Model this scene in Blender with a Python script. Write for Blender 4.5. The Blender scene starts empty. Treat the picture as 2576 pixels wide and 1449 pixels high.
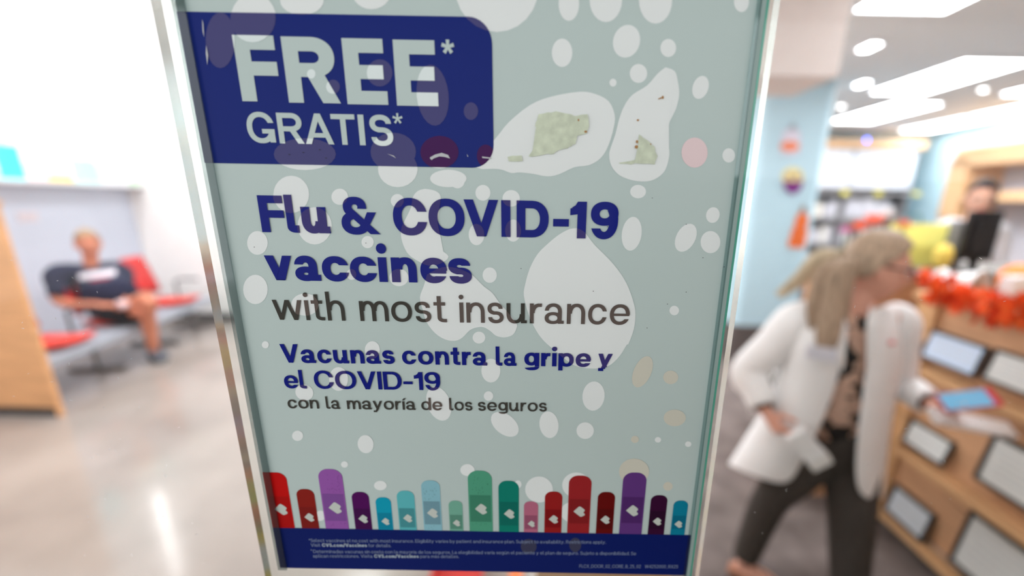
import bpy, bmesh, math, random
from mathutils import Vector, Matrix, noise

random.seed(7)
sc = bpy.context.scene
COL = sc.collection

# ------------------------------------------------------------------ camera
IMG_W, IMG_H = 2576, 1449
FPX, PX, PY, CAM_H = 1145.0, 1373.38, 855.0, 1.7       # focal length, principal point, eye height
DN = Vector((-0.0172316868, 0.9573157, 0.28853027))     # world down in camera axes (x right, y down, z forward)
DN.normalize()
FW = (Vector((0, 0, 1)) - DN * DN.z).normalized()       # world forward (+Y)
RT = DN.cross(FW)                                        # world right (+X)

def ray(px, py):
    v = Vector(((px - PX) / FPX, (py - PY) / FPX, 1.0))
    return Vector((v.dot(RT), v.dot(FW), -v.dot(DN)))
def atY(px, py, Y):
    v = ray(px, py); return v * (Y / v.y) + Vector((0, 0, CAM_H))
def atX(px, py, X):
    v = ray(px, py); return v * (X / v.x) + Vector((0, 0, CAM_H))
def atZ(px, py, Z):
    v = ray(px, py); return v * ((Z - CAM_H) / v.z) + Vector((0, 0, CAM_H))

cam = bpy.data.cameras.new('camera'); camo = bpy.data.objects.new('camera', cam); COL.objects.link(camo)
cam.sensor_width = 36.0; cam.lens = 36.0 * FPX / IMG_W
cam.shift_x = (IMG_W / 2 - PX) / IMG_W; cam.shift_y = (PY - IMG_H / 2) / IMG_W
cx_, cy_, cz_ = [Vector((RT[i], FW[i], -DN[i])) for i in range(3)]
M = Matrix((cx_, -cy_, -cz_)).transposed().to_4x4(); M.translation = (0, 0, CAM_H)
camo.matrix_world = M
cam.clip_start = 0.01; cam.clip_end = 200
cam.dof.use_dof = True; cam.dof.focus_distance = 0.258; cam.dof.aperture_fstop = 2.25
sc.camera = camo

# ------------------------------------------------------------------ sky and exposure
SKY, TROFFER = 2.08, 25.0
w = bpy.data.worlds.new('sky'); sc.world = w; w.use_nodes = True
bg = w.node_tree.nodes['Background']; bg.inputs[0].default_value = (0.95, 0.99, 1.0, 1); bg.inputs[1].default_value = SKY
vs = sc.view_settings
vs.view_transform = 'Standard'; vs.look = 'None'; vs.gamma = 1; vs.exposure = 0.0; vs.use_curve_mapping = False
sc.cycles.use_denoising = True
sc.cycles.max_bounces = 10; sc.cycles.transparent_max_bounces = 16; sc.cycles.transmission_bounces = 10
sc.cycles.sample_clamp_indirect = 6.0

# ------------------------------------------------------------------ materials
def lin(c):
    return tuple(((x / 255) / 12.92 if x / 255 <= .04045 else ((x / 255 + .055) / 1.055) ** 2.4) for x in c)
MATS = {}
def mat(name, rgb, rough=.6, spec=.3, metal=0, var=0.0, scale=8, bump=0.0, coat=0, stretch=None, emit=0, alb=None, trans=0, ior=1.45):
    """Principled material; rgb in sRGB 0-255 (or alb in linear), with optional noise variation and relief."""
    if name in MATS: return MATS[name]
    m = bpy.data.materials.new(name); m.use_nodes = True; nt = m.node_tree; N = nt.nodes; L = nt.links
    p = N['Principled BSDF']
    c = alb or lin(rgb)
    p.inputs['Base Color'].default_value = (*c, 1); p.inputs['Roughness'].default_value = rough
    p.inputs['Specular IOR Level'].default_value = spec; p.inputs['Metallic'].default_value = metal
    p.inputs['Coat Weight'].default_value = coat; p.inputs['Coat Roughness'].default_value = .05
    p.inputs['Transmission Weight'].default_value = trans; p.inputs['IOR'].default_value = ior
    if emit:
        p.inputs['Emission Color'].default_value = (*c, 1); p.inputs['Emission Strength'].default_value = emit
    if var or bump:
        tc = N.new('ShaderNodeTexCoord'); mp = N.new('ShaderNodeMapping'); nz = N.new('ShaderNodeTexNoise')
        L.new(tc.outputs['Object'], mp.inputs[0]); L.new(mp.outputs[0], nz.inputs['Vector'])
        nz.inputs['Scale'].default_value = scale; nz.inputs['Detail'].default_value = 6
        if stretch: mp.inputs['Scale'].default_value = stretch
        if var:
            r = N.new('ShaderNodeValToRGB'); L.new(nz.outputs['Fac'], r.inputs[0])
            r.color_ramp.elements[0].position = .3; r.color_ramp.elements[1].position = .7
            r.color_ramp.elements[0].color = (*[x * (1 - var) for x in c], 1)
            r.color_ramp.elements[1].color = (*[min(1, x * (1 + var)) for x in c], 1)
            L.new(r.outputs[0], p.inputs['Base Color'])
        if bump:
            b = N.new('ShaderNodeBump'); b.inputs['Strength'].default_value = bump; b.inputs['Distance'].default_value = .01
            L.new(nz.outputs['Fac'], b.inputs['Height']); L.new(b.outputs[0], p.inputs['Normal'])
    MATS[name] = m
    return m
def thin_glass(name, tint, refl):
    m = bpy.data.materials.new(name); m.use_nodes = True; nt = m.node_tree; N = nt.nodes; L = nt.links
    N.remove(N['Principled BSDF'])
    t = N.new('ShaderNodeBsdfTransparent'); t.inputs[0].default_value = (*tint, 1)
    g = N.new('ShaderNodeBsdfGlossy'); g.inputs['Roughness'].default_value = 0.0
    mx = N.new('ShaderNodeMixShader'); mx.inputs[0].default_value = refl
    L.new(t.outputs[0], mx.inputs[1]); L.new(g.outputs[0], mx.inputs[2]); L.new(mx.outputs[0], N['Material Output'].inputs[0])
    return m
def wood_mat(name, rgb, axis=(1, 1, 12)):
    return mat(name, rgb, rough=.42, spec=.35, var=.16, scale=3.0, stretch=axis, bump=.02)

# ------------------------------------------------------------------ building helpers
def link(name, me, mats=(), parent=None, smooth=False):
    o = bpy.data.objects.new(name, me); COL.objects.link(o)
    for m in (mats if isinstance(mats, (list, tuple)) else [mats]):
        if m: me.materials.append(m)
    if smooth:
        me.polygons.foreach_set('use_smooth', [True] * len(me.polygons))
    if parent:
        o.parent = parent; o.matrix_parent_inverse = Matrix.Translation(-parent.location)
    return o
def tag(o, label=None, cat=None, group=None, kind=None):
    for k, v in (('label', label), ('category', cat), ('group', group), ('kind', kind)):
        if v: o[k] = v
    return o
def empty(name, loc, label=None, cat=None, group=None, kind=None):
    o = bpy.data.objects.new(name, None); o.location = loc; COL.objects.link(o); o.empty_display_size = .05
    return tag(o, label, cat, group, kind)

class MB:
    """Collects shapes into one mesh."""
    def __init__(s): s.v = []; s.f = []; s.m = []
    def face(s, pts, mi=0):
        b = len(s.v); s.v += [tuple(p) for p in pts]; s.f.append(tuple(range(b, b + len(pts)))); s.m.append(mi)
        return s
    def grid(s, rows, closed=False, mi=0, caps=False):
        b = len(s.v); n = len(rows[0])
        for r in rows: s.v += [tuple(p) for p in r]
        for i in range(len(rows) - 1):
            for j in range(n if closed else n - 1):
                k = (j + 1) % n
                s.f.append((b + i * n + j, b + i * n + k, b + (i + 1) * n + k, b + (i + 1) * n + j)); s.m.append(mi)
        if caps:
            s.f.append(tuple(b + j for j in range(n))[::-1]); s.m.append(mi)
            s.f.append(tuple(b + (len(rows) - 1) * n + j for j in range(n))); s.m.append(mi)
        return s
    def box(s, lo, hi, mi=0, M=None):
        x0, y0, z0 = lo; x1, y1, z1 = hi
        c = [Vector(p) for p in ((x0, y0, z0), (x1, y0, z0), (x1, y1, z0), (x0, y1, z0), (x0, y0, z1), (x1, y0, z1), (x1, y1, z1), (x0, y1, z1))]
        if M: c = [M @ p for p in c]
        b = len(s.v); s.v += [tuple(p) for p in c]
        for q in ((0, 3, 2, 1), (4, 5, 6, 7), (0, 1, 5, 4), (1, 2, 6, 5), (2, 3, 7, 6), (3, 0, 4, 7)):
            s.f.append(tuple(b + i for i in q)); s.m.append(mi)
        return s
    def tube(s, path, radii, n=12, flat=(1, 1), up=None, mi=0, caps=True):
        """Rings round a path; flat = (width, depth) factors of the section."""
        P = [Vector(p) for p in path]; rows = []
        if not isinstance(radii, (list, tuple)): radii = [radii] * len(P)
        U = Vector(up) if up else Vector((0.13, -1, 0.21))
        for i, p in enumerate(P):
            t = (P[min(i + 1, len(P) - 1)] - P[max(i - 1, 0)]).normalized()
            a = t.cross(U)
            if a.length < 1e-4: a = t.cross(Vector((1, 0, 0)))
            a.normalize(); bb = a.cross(t).normalized()
            r = radii[i]; r = r if isinstance(r, (tuple, list)) else (r * flat[0], r * flat[1])
            rows.append([p + a * (r[0] * math.cos(2 * math.pi * k / n)) + bb * (r[1] * math.sin(2 * math.pi * k / n)) for k in range(n)])
        return s.grid(rows, True, mi, caps)
    def ball(s, c, r, n=14, mi=0, M=None):
        c = Vector(c); r = r if isinstance(r, (tuple, list)) else (r, r, r); rows = []
        for i in range(n + 1):
            th = math.pi * i / n; st = max(math.sin(th), .004)
            row = [Vector((r[0] * st * math.cos(2 * math.pi * k / (2 * n)), r[1] * st * math.sin(2 * math.pi * k / (2 * n)), r[2] * math.cos(th))) for k in range(2 * n)]
            rows.append([c + (M @ p if M else p) for p in row])
        return s.grid(rows[::-1], True, mi, True)
    def mesh(s, name):
        me = bpy.data.meshes.new(name); me.from_pydata(s.v, [], s.f); me.polygons.foreach_set('material_index', s.m); me.update()
        return me
    def build(s, name, mats, parent=None, smooth=False, bevel=0, sub=0, solid=0, weld=True):
        me = s.mesh(name)
        if weld or bevel or sub:
            bm = bmesh.new(); bm.from_mesh(me)
            if weld: bmesh.ops.remove_doubles(bm, verts=bm.verts, dist=1e-6)
            if bevel: bmesh.ops.bevel(bm, geom=bm.edges[:], offset=bevel, segments=2, affect='EDGES', profile=.6)
            bmesh.ops.recalc_face_normals(bm, faces=bm.faces); bm.to_mesh(me); bm.free()
        o = link(name, me, mats, parent, smooth)
        if solid:
            md = o.modifiers.new('thickness', 'SOLIDIFY'); md.thickness = solid; md.offset = 0
        if sub:
            md = o.modifiers.new('smooth', 'SUBSURF'); md.levels = sub; md.render_levels = sub
        return o

def box(name, lo, hi, m, parent=None, bevel=0):
    return MB().box(lo, hi).build(name, m, parent, bevel=bevel)
def smooth_path(pts, k=6):
    """Catmull-Rom through tuples of any length."""
    out = []
    n = len(pts)
    for i in range(n - 1):
        p0, p1, p2, p3 = pts[max(i - 1, 0)], pts[i], pts[i + 1], pts[min(i + 2, n - 1)]
        for j in range(k):
            t = j / k
            out.append(tuple(.5 * (2 * b + (c - a) * t + (2 * a - 5 * b + 4 * c - d) * t * t + (3 * b - a - 3 * c + d) * t ** 3) for a, b, c, d in zip(p0, p1, p2, p3)))
    out.append(tuple(pts[-1]))
    return out
def fuse(mbs, name, voxel, iters=6):
    """Join closed shapes into one continuous surface."""
    v, f = [], []
    for m in mbs:
        b = len(v); v += m.v; f += [tuple(b + i for i in q) for q in m.f]
    me = bpy.data.meshes.new(name); me.from_pydata(v, [], f); me.update()
    bm = bmesh.new(); bm.from_mesh(me); bmesh.ops.remove_doubles(bm, verts=bm.verts, dist=1e-6)
    bmesh.ops.recalc_face_normals(bm, faces=bm.faces); bm.to_mesh(me); bm.free()
    o = bpy.data.objects.new(name, me); COL.objects.link(o)
    r = o.modifiers.new('r', 'REMESH'); r.mode = 'VOXEL'; r.voxel_size = voxel
    s = o.modifiers.new('s', 'SMOOTH'); s.factor = .5; s.iterations = iters
    dg = bpy.context.evaluated_depsgraph_get(); dg.update()
    nm = bpy.data.meshes.new_from_object(o.evaluated_get(dg)); nm.name = name
    bpy.data.objects.remove(o); bpy.data.meshes.remove(me)
    nm.materials.clear()
    return nm

# ================================================================== the setting
concrete = mat('polished_concrete', (158, 146, 139), rough=.13, spec=.6, var=.20, scale=1.3, bump=.004)
carpet = mat('dark_carpet', (110, 100, 97), rough=.95, spec=.1, var=.35, scale=5, bump=.25)
pave = mat('entry_paving', (150, 146, 142), rough=.8, var=.1, scale=4)
wall_white = mat('warm_white_paint', (248, 244, 241), rough=.6, var=.02)
wall_grey = mat('blue_grey_panel', (206, 212, 226), rough=.55, var=.03, scale=2)
wall_teal = mat('pale_blue_paint', (178, 208, 220), rough=.6, var=.02)
col_m = mat('column_pale_blue', (186, 214, 226), rough=.6, var=.02)
ceil_m = mat('ceiling_tile', (250, 251, 255), rough=.9, spec=.1, var=.05, scale=30, bump=.2)
beige_m = mat('beige_soffit', (234, 224, 220), rough=.9, spec=.1, var=.05, scale=30, bump=.2)
white_m = mat('white_trim', (238, 238, 240), rough=.5)
dark_base = mat('dark_rubber_base', (60, 58, 58), rough=.7)
alu = mat('door_aluminium', (150, 152, 156), rough=.35, metal=.8)
def struct(name, lo, hi, m, bevel=0):
    return tag(box(name, lo, hi, m, bevel=bevel), kind='structure')
HI, LO, YB, YP_ = 4.2, 2.9, 6.35, 8.3
struct('floor', (-5.8, .30, -.1), (.55, 8.5, 0), concrete)
struct('floor_carpet', (.55, .30, -.1), (6.6, 8.5, 0.0), carpet)
struct('ground_entry', (-9, -9, -.12), (9, .30, -.02), pave)
struct('ceiling_pharmacy', (-1.5, .50, LO), (6.4, 8.5, LO + .1), ceil_m)
struct('ceiling_sales', (-5.8, .50, HI), (-1.5, 6.6, HI + .1), ceil_m)
struct('wall_fascia', (-1.6, .50, LO + .1), (-1.5, 6.35, HI), wall_white)
struct('wall_back', (-5.75, YB, 0), (2.3, YB + .12, HI), wall_white)
struct('wall_return', (2.2, YB + .12, 0), (2.3, YP_, LO), wall_white)
struct('wall_pharmacy', (2.2, YP_, 0), (6.4, YP_ + .12, LO), wall_teal)
struct('wall_right', (6.25, .50, 0), (6.4, YP_, LO), wall_teal)
struct('wall_left', (-5.75, .50, 0), (-5.6, YB, 1.80), wall_grey)
struct('wall_left_top', (-5.75, .50, 4.05), (-5.6, YB, HI), wall_white)
struct('wall_left_end', (-5.75, .50, 1.80), (-5.6, 1.2, 4.05), wall_white)
struct('baseboard_back', (-5.58, YB - .015, 0), (2.2, YB, .10), dark_base)
struct('baseboard_left', (-5.6, .6, 0), (-5.585, YB, .10), dark_base)
struct('wall_front_left', (-5.75, .30, 0), (-1.3, .50, HI), wall_white)
struct('wall_front_right', (1.3, .30, 0), (6.4, .50, LO + .1), wall_white)
struct('wall_front_top', (-1.3, .30, 2.45), (1.3, .50, HI), wall_white)
struct('ceiling_sky_blocker', (-5, -3.2, 2.95), (5, .30, 3.1), mat('sky_blocker_grey', (190, 186, 180), rough=.8))  # added unseen roof, keeps part of the sky light off the poster
struct('wall_shade_block', (.15, -.55, 0), (1.3, -.17, 1.74), mat('shade_block_brown', (96, 90, 70), rough=.9, var=.2, scale=12))  # added block out of view, shades the lower right of the poster
struct('trim_sill', (-5.62, .9, 1.80), (-5.36, YB, 1.835), white_m, bevel=.006)
struct('beam_soffit', (-.3, 2.60, 2.335), (1.455, 3.05, LO), beige_m, bevel=.004)
# window along the left wall: white frame, four panes
wf = empty('window_1', (-5.68, 3.7, 1.84), kind='structure')
pane = thin_glass('window_glass', (.97, 1.0, 1.0), .06)
ys = [1.2, 2.48, 3.76, 5.04, 6.32]
for y in ys: box('mullion', (-5.71, y - .035, 1.84), (-5.64, y + .035, 4.05), white_m, wf)
for z in (1.84, 4.0): box('rail', (-5.71, 1.2, z), (-5.64, 6.32, z + .05), white_m, wf)
for a, b in zip(ys, ys[1:]): box('pane', (-5.678, a + .035, 1.89), (-5.672, b - .035, 4.0), pane, wf)
# round-cornered column, pale blue, dark foot
def rrect(x0, y0, x1, y1, r, n=5):
    out = []
    for cx, cy, a in ((x1 - r, y1 - r, 0), (x0 + r, y1 - r, 90), (x0 + r, y0 + r, 180), (x1 - r, y0 + r, 270)):
        out += [(cx + r * math.cos(math.radians(a + 90 * k / n)), cy + r * math.sin(math.radians(a + 90 * k / n))) for k in range(n + 1)]
    return out
def prism(pts, z0, z1): return MB().grid([[(x, y, z0) for x, y in pts], [(x, y, z1) for x, y in pts]], True, 0, True)
colm = tag(prism(rrect(2.093, 4.92, 2.792, 5.40, .085), .0, LO).build('column', col_m), kind='structure')
prism(rrect(2.086, 4.913, 2.799, 5.407, .09), 0, .425).build('baseboard', mat('dark_carpet_base', (96, 88, 86), rough=.95), colm)

# glass door leaf with its rails; the sign holder sticks to it
YPO = 0.2520                                  # front of the poster
YD = YPO + .0135                              # front of the glass
door = empty('door_1', (0, YD, 0), kind='structure')
dg_m = thin_glass('door_glass', (.99, .997, .994), .014)
box('glass_pane', (-1.22, YD, .10), (1.22, YD + .008, 2.30), dg_m, door)
for nm, lo, hi in (('bottom_rail', (-1.28, YD - .014, .02), (1.28, YD + .022, .10)), ('top_rail', (-1.28, YD - .014, 2.30), (1.28, YD + .022, 2.40)),
                   ('stile', (-1.28, YD - .014, .02), (-1.22, YD + .022, 2.40)), ('stile', (1.22, YD - .014, .02), (1.28, YD + .022, 2.40))):
    box(nm, lo, hi, alu, door, bevel=.003)
# dust and smears on the glass
dm = MB()
for i in range(70):
    px = random.choice([random.uniform(20, 520), random.uniform(1880, 2560)]); py = random.uniform(640, 1445)
    p = atY(px, py, YD - .0004); L = random.uniform(.00025, .0011); a = random.uniform(0, 6.28); wd = random.uniform(.00008, .0002)
    d = Vector((math.cos(a), 0, math.sin(a))) * L; n = Vector((-math.sin(a), 0, math.cos(a))) * wd
    dm.face([p - d - n, p - n * .5, p + d * .9 + n * .1, p + d + n, p + n, p - d + n])
tag(dm.build('dust', mat('dust', (220, 220, 218), rough=.9), door), kind='stuff')

# ------------------------------------------------------------------ ceiling lights
glow = mat('troffer_diffuser', (250, 252, 255), emit=TROFFER)
dim = mat('lowered_diffuser', (250, 252, 255), emit=13)  # weaker glow so the right wall does not wash out
def troffer(cx, cy, wx, wy, z, label, name='ceiling_light', group='recessed ceiling troffers', em=None):
    e = empty(name, (cx, cy, z), label, 'light', group)
    m = MB(); t = .03; h = .02
    for lo, hi in (((-wx / 2, -wy / 2), (wx / 2, -wy / 2 + t)), ((-wx / 2, wy / 2 - t), (wx / 2, wy / 2)), ((-wx / 2, -wy / 2 + t), (-wx / 2 + t, wy / 2 - t)), ((wx / 2 - t, -wy / 2 + t), (wx / 2, wy / 2 - t))):
        m.box((cx + lo[0], cy + lo[1], z - h), (cx + hi[0], cy + hi[1], z - .001))
    m.build('frame', white_m, e)
    box('diffuser', (cx - wx / 2 + t, cy - wy / 2 + t, z - .014), (cx + wx / 2 - t, cy + wy / 2 - t, z - .002), em or glow, e)
    return e
troffer(3.69, 4.85, .62, 1.22, LO, 'long white ceiling light panel in the middle of the pharmacy ceiling')
troffer(4.31, 6.53, .62, 1.32, LO, 'white ceiling light panel just right of the column, by a small round spot')
troffer(2.17, 2.75, .62, 1.22, LO, 'white ceiling light panel cut by the top of the photo')
troffer(5.06, 4.83, .62, 1.22, LO, 'white ceiling light panel cut by the right border, beside a small round spot')
troffer(5.76, 7.28, .58, 1.26, LO, 'white ceiling light panel along the pale blue right wall, farther half', em=dim)
troffer(5.76, 6.02, .58, 1.26, LO, 'white ceiling light panel along the pale blue right wall, nearer half', em=dim)
for x, y in ((-4.6, 2.2), (-4.6, 4.4), (-2.8, 3.2), (-2.8, 5.4), (0.2, 4.2), (0.2, 5.5)):
    troffer(x, y, .62, 1.22, HI if x < -1.6 else LO, 'added unseen light panel above the sales floor', group='added sales floor light panels')  # unseen panels added to light the sales floor
low = mat('fill_diffuser', (250, 252, 255), emit=3.4)
for x in (.95, -.75): troffer(x, 1.15, .62, 1.22, LO, 'added unseen fill panel above the entrance door', group='added entrance fill panels', em=low)  # unseen panels added to brighten the woman's coat
for px, py, lb in ((2188, 112, 'small glowing square for a reflected light, upper of two, near the beige soffit'), (2170, 207, 'small glowing square for a reflected light, lower of two beside the beige soffit')):
    p = atZ(px, py, LO); troffer(p.x, p.y, .15, .24, LO, lb, 'reflected_light_square', 'small glowing squares for reflected lights')  # glowing squares stand in for ghost reflections of lights
def disc(c, r, h, m, name, parent=None, n=20):
    return MB().grid([[(c[0] + r * s * math.cos(2 * math.pi * k / n), c[1] + r * s * math.sin(2 * math.pi * k / n), c[2] + z) for k in range(n)] for s, z in ((1, 0), (1, -h), (.8, -h * 1.4))], True, 0, True).build(name, m, parent)
for px, py, lb in ((2117, 265, 'small round ceiling spot beside the column top'), (2474, 223, 'small round ceiling spot between the two long panels at the right')):
    p = atZ(px, py, LO); e = empty('spot_light', p, lb, 'light', 'round ceiling spots')
    disc((p.x, p.y, LO - .001), .05, .008, white_m, 'ring', e); disc((p.x, p.y, LO - .010), .034, .006, mat('spot_lens', (255, 255, 255), emit=10), 'lens', e)

ls = empty('added_streak_light', (-5.58, 5.62, 2.45), 'added tall glowing strip at the bright window, makes the streak on the floor', 'light')  # added lamp whose mirror image makes the floor streak
box('housing', (-5.60, 5.55, 2.43), (-5.585, 5.69, 3.97), white_m, ls); box('tube', (-5.585, 5.575, 2.45), (-5.565, 5.665, 3.95), mat('streak_glow', (255, 255, 255), emit=16), ls)

# ================================================================== the poster in its clear acrylic holder
PL = .72                                       # light on the poster: printed colours were read off the photo and divided by it
def ink(rgb, k=1.0): return tuple(max(.004, min(.92, (x * k - .012) / PL)) for x in lin(rgb))
def inkmat(name, rgb, k=1.0): return mat(name, rgb, alb=ink(rgb, k), rough=.35, spec=.08, coat=.08)
def P2(px, py):
    p = atY(px, py, YPO); return (p.x, p.z)
def clip(sub, cl):
    """Sutherland-Hodgman: polygon SUB cut by the convex counter-clockwise polygon CL."""
    out = sub
    for i in range(len(cl)):
        a, b = cl[i], cl[(i + 1) % len(cl)]; inp, out = out, []
        if not inp: return []
        side = lambda p: (b[0] - a[0]) * (p[1] - a[1]) - (b[1] - a[1]) * (p[0] - a[0])
        for j in range(len(inp)):
            p, q = inp[j], inp[(j + 1) % len(inp)]; sp, sq = side(p), side(q)
            if sp >= 0: out.append(p)
            if (sp >= 0) != (sq >= 0):
                t = sp / (sp - sq); out.append((p[0] + (q[0] - p[0]) * t, p[1] + (q[1] - p[1]) * t))
    return out
def area(p): return sum(p[i][0] * p[(i + 1) % len(p)][1] - p[(i + 1) % len(p)][0] * p[i][1] for i in range(len(p))) / 2
def ccw(p): return p if area(p) > 0 else p[::-1]
STEP = 1.2e-4
def flat(polys, layer):
    """MB of flat print faces on one layer of the poster; polys = [(points, material index)]."""
    m = MB()
    for i, (pts, mi) in enumerate(polys):            # a micron of stagger keeps overlapping strokes from coinciding
        if len(pts) >= 3 and abs(area(pts)) > 1e-11:
            m.face([(x, YPO - STEP * layer - (i % 61) * 1e-6, z) for x, z in ccw(pts)], mi)
    return m

# ---- a stroke alphabet: every glyph is a list of quads, capital height = 1; w = stem width, h = bar thickness
XH, ASC, DESC, OV = .715, 1.03, -.22, .012
def rect(x0, y0, x1, y1): return [[(x0, y0), (x1, y0), (x1, y1), (x0, y1)]]
def diag(x0, y0, x1, y1, wd): return [[(x0 - wd / 2, y0), (x0 + wd / 2, y0), (x1 + wd / 2, y1), (x1 - wd / 2, y1)]]
def arc(cx, cy, RX, RY, w, h, a0, a1, y0=None, y1=None, n=18):
    """Stroke inside the outer ellipse RX, RY from angle a0 to a1 (degrees); y0 / y1 cut that end level."""
    E = 2.18
    def pt(rx, ry, a):
        c, s = math.cos(a), math.sin(a)
        return (cx + rx * math.copysign(abs(c) ** (2 / E), c), cy + ry * math.copysign(abs(s) ** (2 / E), s))
    def cut(ry, yv, a):
        s = max(-1, min(1, (yv - cy) / ry)); s = math.copysign(abs(s) ** (E / 2), s); t = math.asin(s)
        best = min((t + 2 * math.pi * k for k in (-2, -1, 0, 1, 2)), key=lambda q: abs(q - a)); o = min((math.pi - t + 2 * math.pi * k for k in (-2, -1, 0, 1, 2)), key=lambda q: abs(q - a))
        return best if abs(best - a) < abs(o - a) else o
    a0, a1 = math.radians(a0), math.radians(a1); rx, ry = RX - w, RY - h
    o0 = cut(RY, y0, a0) if y0 is not None else a0; i0 = cut(ry, y0, a0) if y0 is not None else a0
    o1 = cut(RY, y1, a1) if y1 is not None else a1; i1 = cut(ry, y1, a1) if y1 is not None else a1
    O = [pt(RX, RY, o0 + (o1 - o0) * k / n) for k in range(n + 1)]; I = [pt(rx, ry, i0 + (i1 - i0) * k / n) for k in range(n + 1)]
    return [[O[k], O[k + 1], I[k + 1], I[k]] for k in range(n)]
def ring(x0, y0, x1, y1, w, h): return arc((x0 + x1) / 2, (y0 + y1) / 2, (x1 - x0) / 2, (y1 - y0) / 2, w, h, 0, 360, n=36)
def dot(cx, cy, r): return [[(cx + r * math.cos(2 * math.pi * k / 16), cy + r * math.sin(2 * math.pi * k / 16)) for k in range(16)]]
def glyph(c, w, h):
    """(quads, advance width without side bearing)"""
    X = XH; t = w * 1.06
    if c == 'I': return rect(0, 0, w, 1), w
    if c == 'F': return rect(0, 0, w, 1) + rect(w, 1 - h, .60, 1) + rect(w, .40, .60, .40 + h), .60
    if c == 'E': return rect(0, 0, w, 1) + rect(w, 1 - h, .61, 1) + rect(w, .5 - h / 2, .59, .5 + h / 2) + rect(w, 0, .63, h), .63
    if c == 'L': return rect(0, 0, w, 1) + rect(w, 0, .55, h), .55
    if c == 'T': W = .66; return rect(0, 1 - h, W, 1) + rect((W - w) / 2, 0, (W + w) / 2, 1 - h), W
    if c == 'C': return arc(.45, .5, .45, .5 + OV, w, h, 28, 332, .645, .365, 34), .90
    if c == 'G':
        return arc(.45, .5, .45, .5 + OV, w, h, 30, 352, .66, None, 34) + rect(.88 - w, .02, .89, .46) + rect(.48, .46 - h * .9, .89, .46), .89
    if c == 'O': return ring(0, -OV, .96, 1 + OV, w, h), .96
    if c == '0': return ring(0, -OV, .66, 1 + OV, w, h), .66
    if c == 'D': return rect(0, 0, w, 1) + rect(w, 1 - h, .40, 1) + rect(w, 0, .40, h) + arc(.40, .5, .44, .5, w, h, -90, 90), .84
    if c == 'B': return rect(0, 0, w, 1) + rect(w, 1 - h, .34, 1) + rect(w, 0, .36, h) + rect(w, .5 - h / 2, .36, .5 + h / 2) + arc(.34, .75 - h / 4, .29, .25 + h / 4, w, h, -90, 90) + arc(.36, .25 + h / 4, .32, .25 + h / 4, w, h, -90, 90), .68
    if c == 'R':
        y = .40
        return rect(0, 0, w, 1) + rect(w, 1 - h, .38, 1) + rect(w, y, .38, y + h) + arc(.38, (1 + y) / 2, .31, (1 - y) / 2, w, h, -90, 90) + diag(.71 - t / 2, 0, .40, y + h * .3, t * 1.1), .72
    if c == 'S':
        m = .52 + h / 2; return sgl(.66, 1 + OV, m, h, w, -OV, .72, .28), .66
    if c == 'A': return diag(t / 2, 0, .41, 1, t) + diag(.82 - t / 2, 0, .41, 1, t) + rect(.20, .22, .62, .22 + h * .9), .82
    if c == 'V': return diag(.42, 0, t / 2, 1, t) + diag(.42, 0, .84 - t / 2, 1, t), .84
    if c == 'W': return diag(.30, 0, t / 2, 1, t) + diag(.30, 0, .58, 1, t) + diag(.86, 0, .58, 1, t) + diag(.86, 0, 1.16 - t / 2, 1, t), 1.16
    if c == 'X': return diag(t / 2, 0, .70 - t / 2, 1, t) + diag(.70 - t / 2, 0, t / 2, 1, t), .70
    if c == '1': W = .30 + w * .55; return rect(W - w, 0, W, 1) + [[(0, .63), (W - w, .66), (W - w, .84), (0, .815)]] + [[(W - w, 1), (W - w * 1.25, .90), (W - w * 1.7, .83), (W - w, .80)]], W
    if c == '2': return arc(.31, .70, .31, .30 + OV, w, h, 175, -20, None, None) + diag(.13, h, .50, .62, t) + rect(0, 0, .63, h), .63
    if c == '4': return rect(.44, 0, .44 + w, 1) + rect(0, .22, .66, .22 + h) + diag(.07, .26, .47, 1, t), .66
    if c == '5': return rect(.05, 1 - h, .58, 1) + rect(.05, .50, .05 + w, 1) + arc(.31, .33, .31, .33 + OV, w, h, 150, -150), .63
    if c == '9': return ring(0, .36, .72, 1 + OV, w, h) + arc(.36, .5, .36, .5 + OV, w, h, 60, -158, None, .285, 24), .72
    if c == '-': return rect(0, .318, .43, .318 + h), .43
    if c == '_': return rect(0, -.12, .5, -.05), .5
    if c == '/': return diag(.05, -.05, .40, 1.05, w), .45
    if c == '.': return rect(0, 0, w * 1.1, w * 1.1), w * 1.1
    if c == '*':
        o = []
        for k in range(5):
            a = math.radians(90 + 72 * k); ca, sa = math.cos(a), math.sin(a); r, d = .21, .045 + w * .10
            o.append([(.21 - sa * d * .7, .80 + ca * d * .7), (.21 + sa * d * .7, .80 - ca * d * .7), (.21 + ca * r + sa * d, .80 + sa * r - ca * d), (.21 + ca * r - sa * d, .80 + sa * r + ca * d)])
        return o, .42
    if c == '&':
        return (arc(.375, .735, .30, .265 + OV, w, h, -12, 222, .69, None, 22) + [[(.085, .64), (.30, .70), (.99, 0), (.73, 0)]] +
                arc(.36, .295, .36, .305 + OV, w, h, 108, 385, None, None, 26) + [[(.68, .60), (.915, .60), (.735, .27), (.60, .16), (.60, .42)]]), .99
    if c == 'v': return diag(.36, 0, t / 2, X, t) + diag(.36, 0, .72 - t / 2, X, t), .72
    if c == 'w': return diag(.27, 0, t / 2, X, t) + diag(.27, 0, .53, X, t) + diag(.79, 0, .53, X, t) + diag(.79, 0, 1.06 - t / 2, X, t), 1.06
    if c == 'y': return diag(.34, 0, t / 2, X, t) + diag(.235, DESC + h * .7, .68 - t / 2, X, t) + rect(.02, DESC, .27, DESC + h), .68
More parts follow.
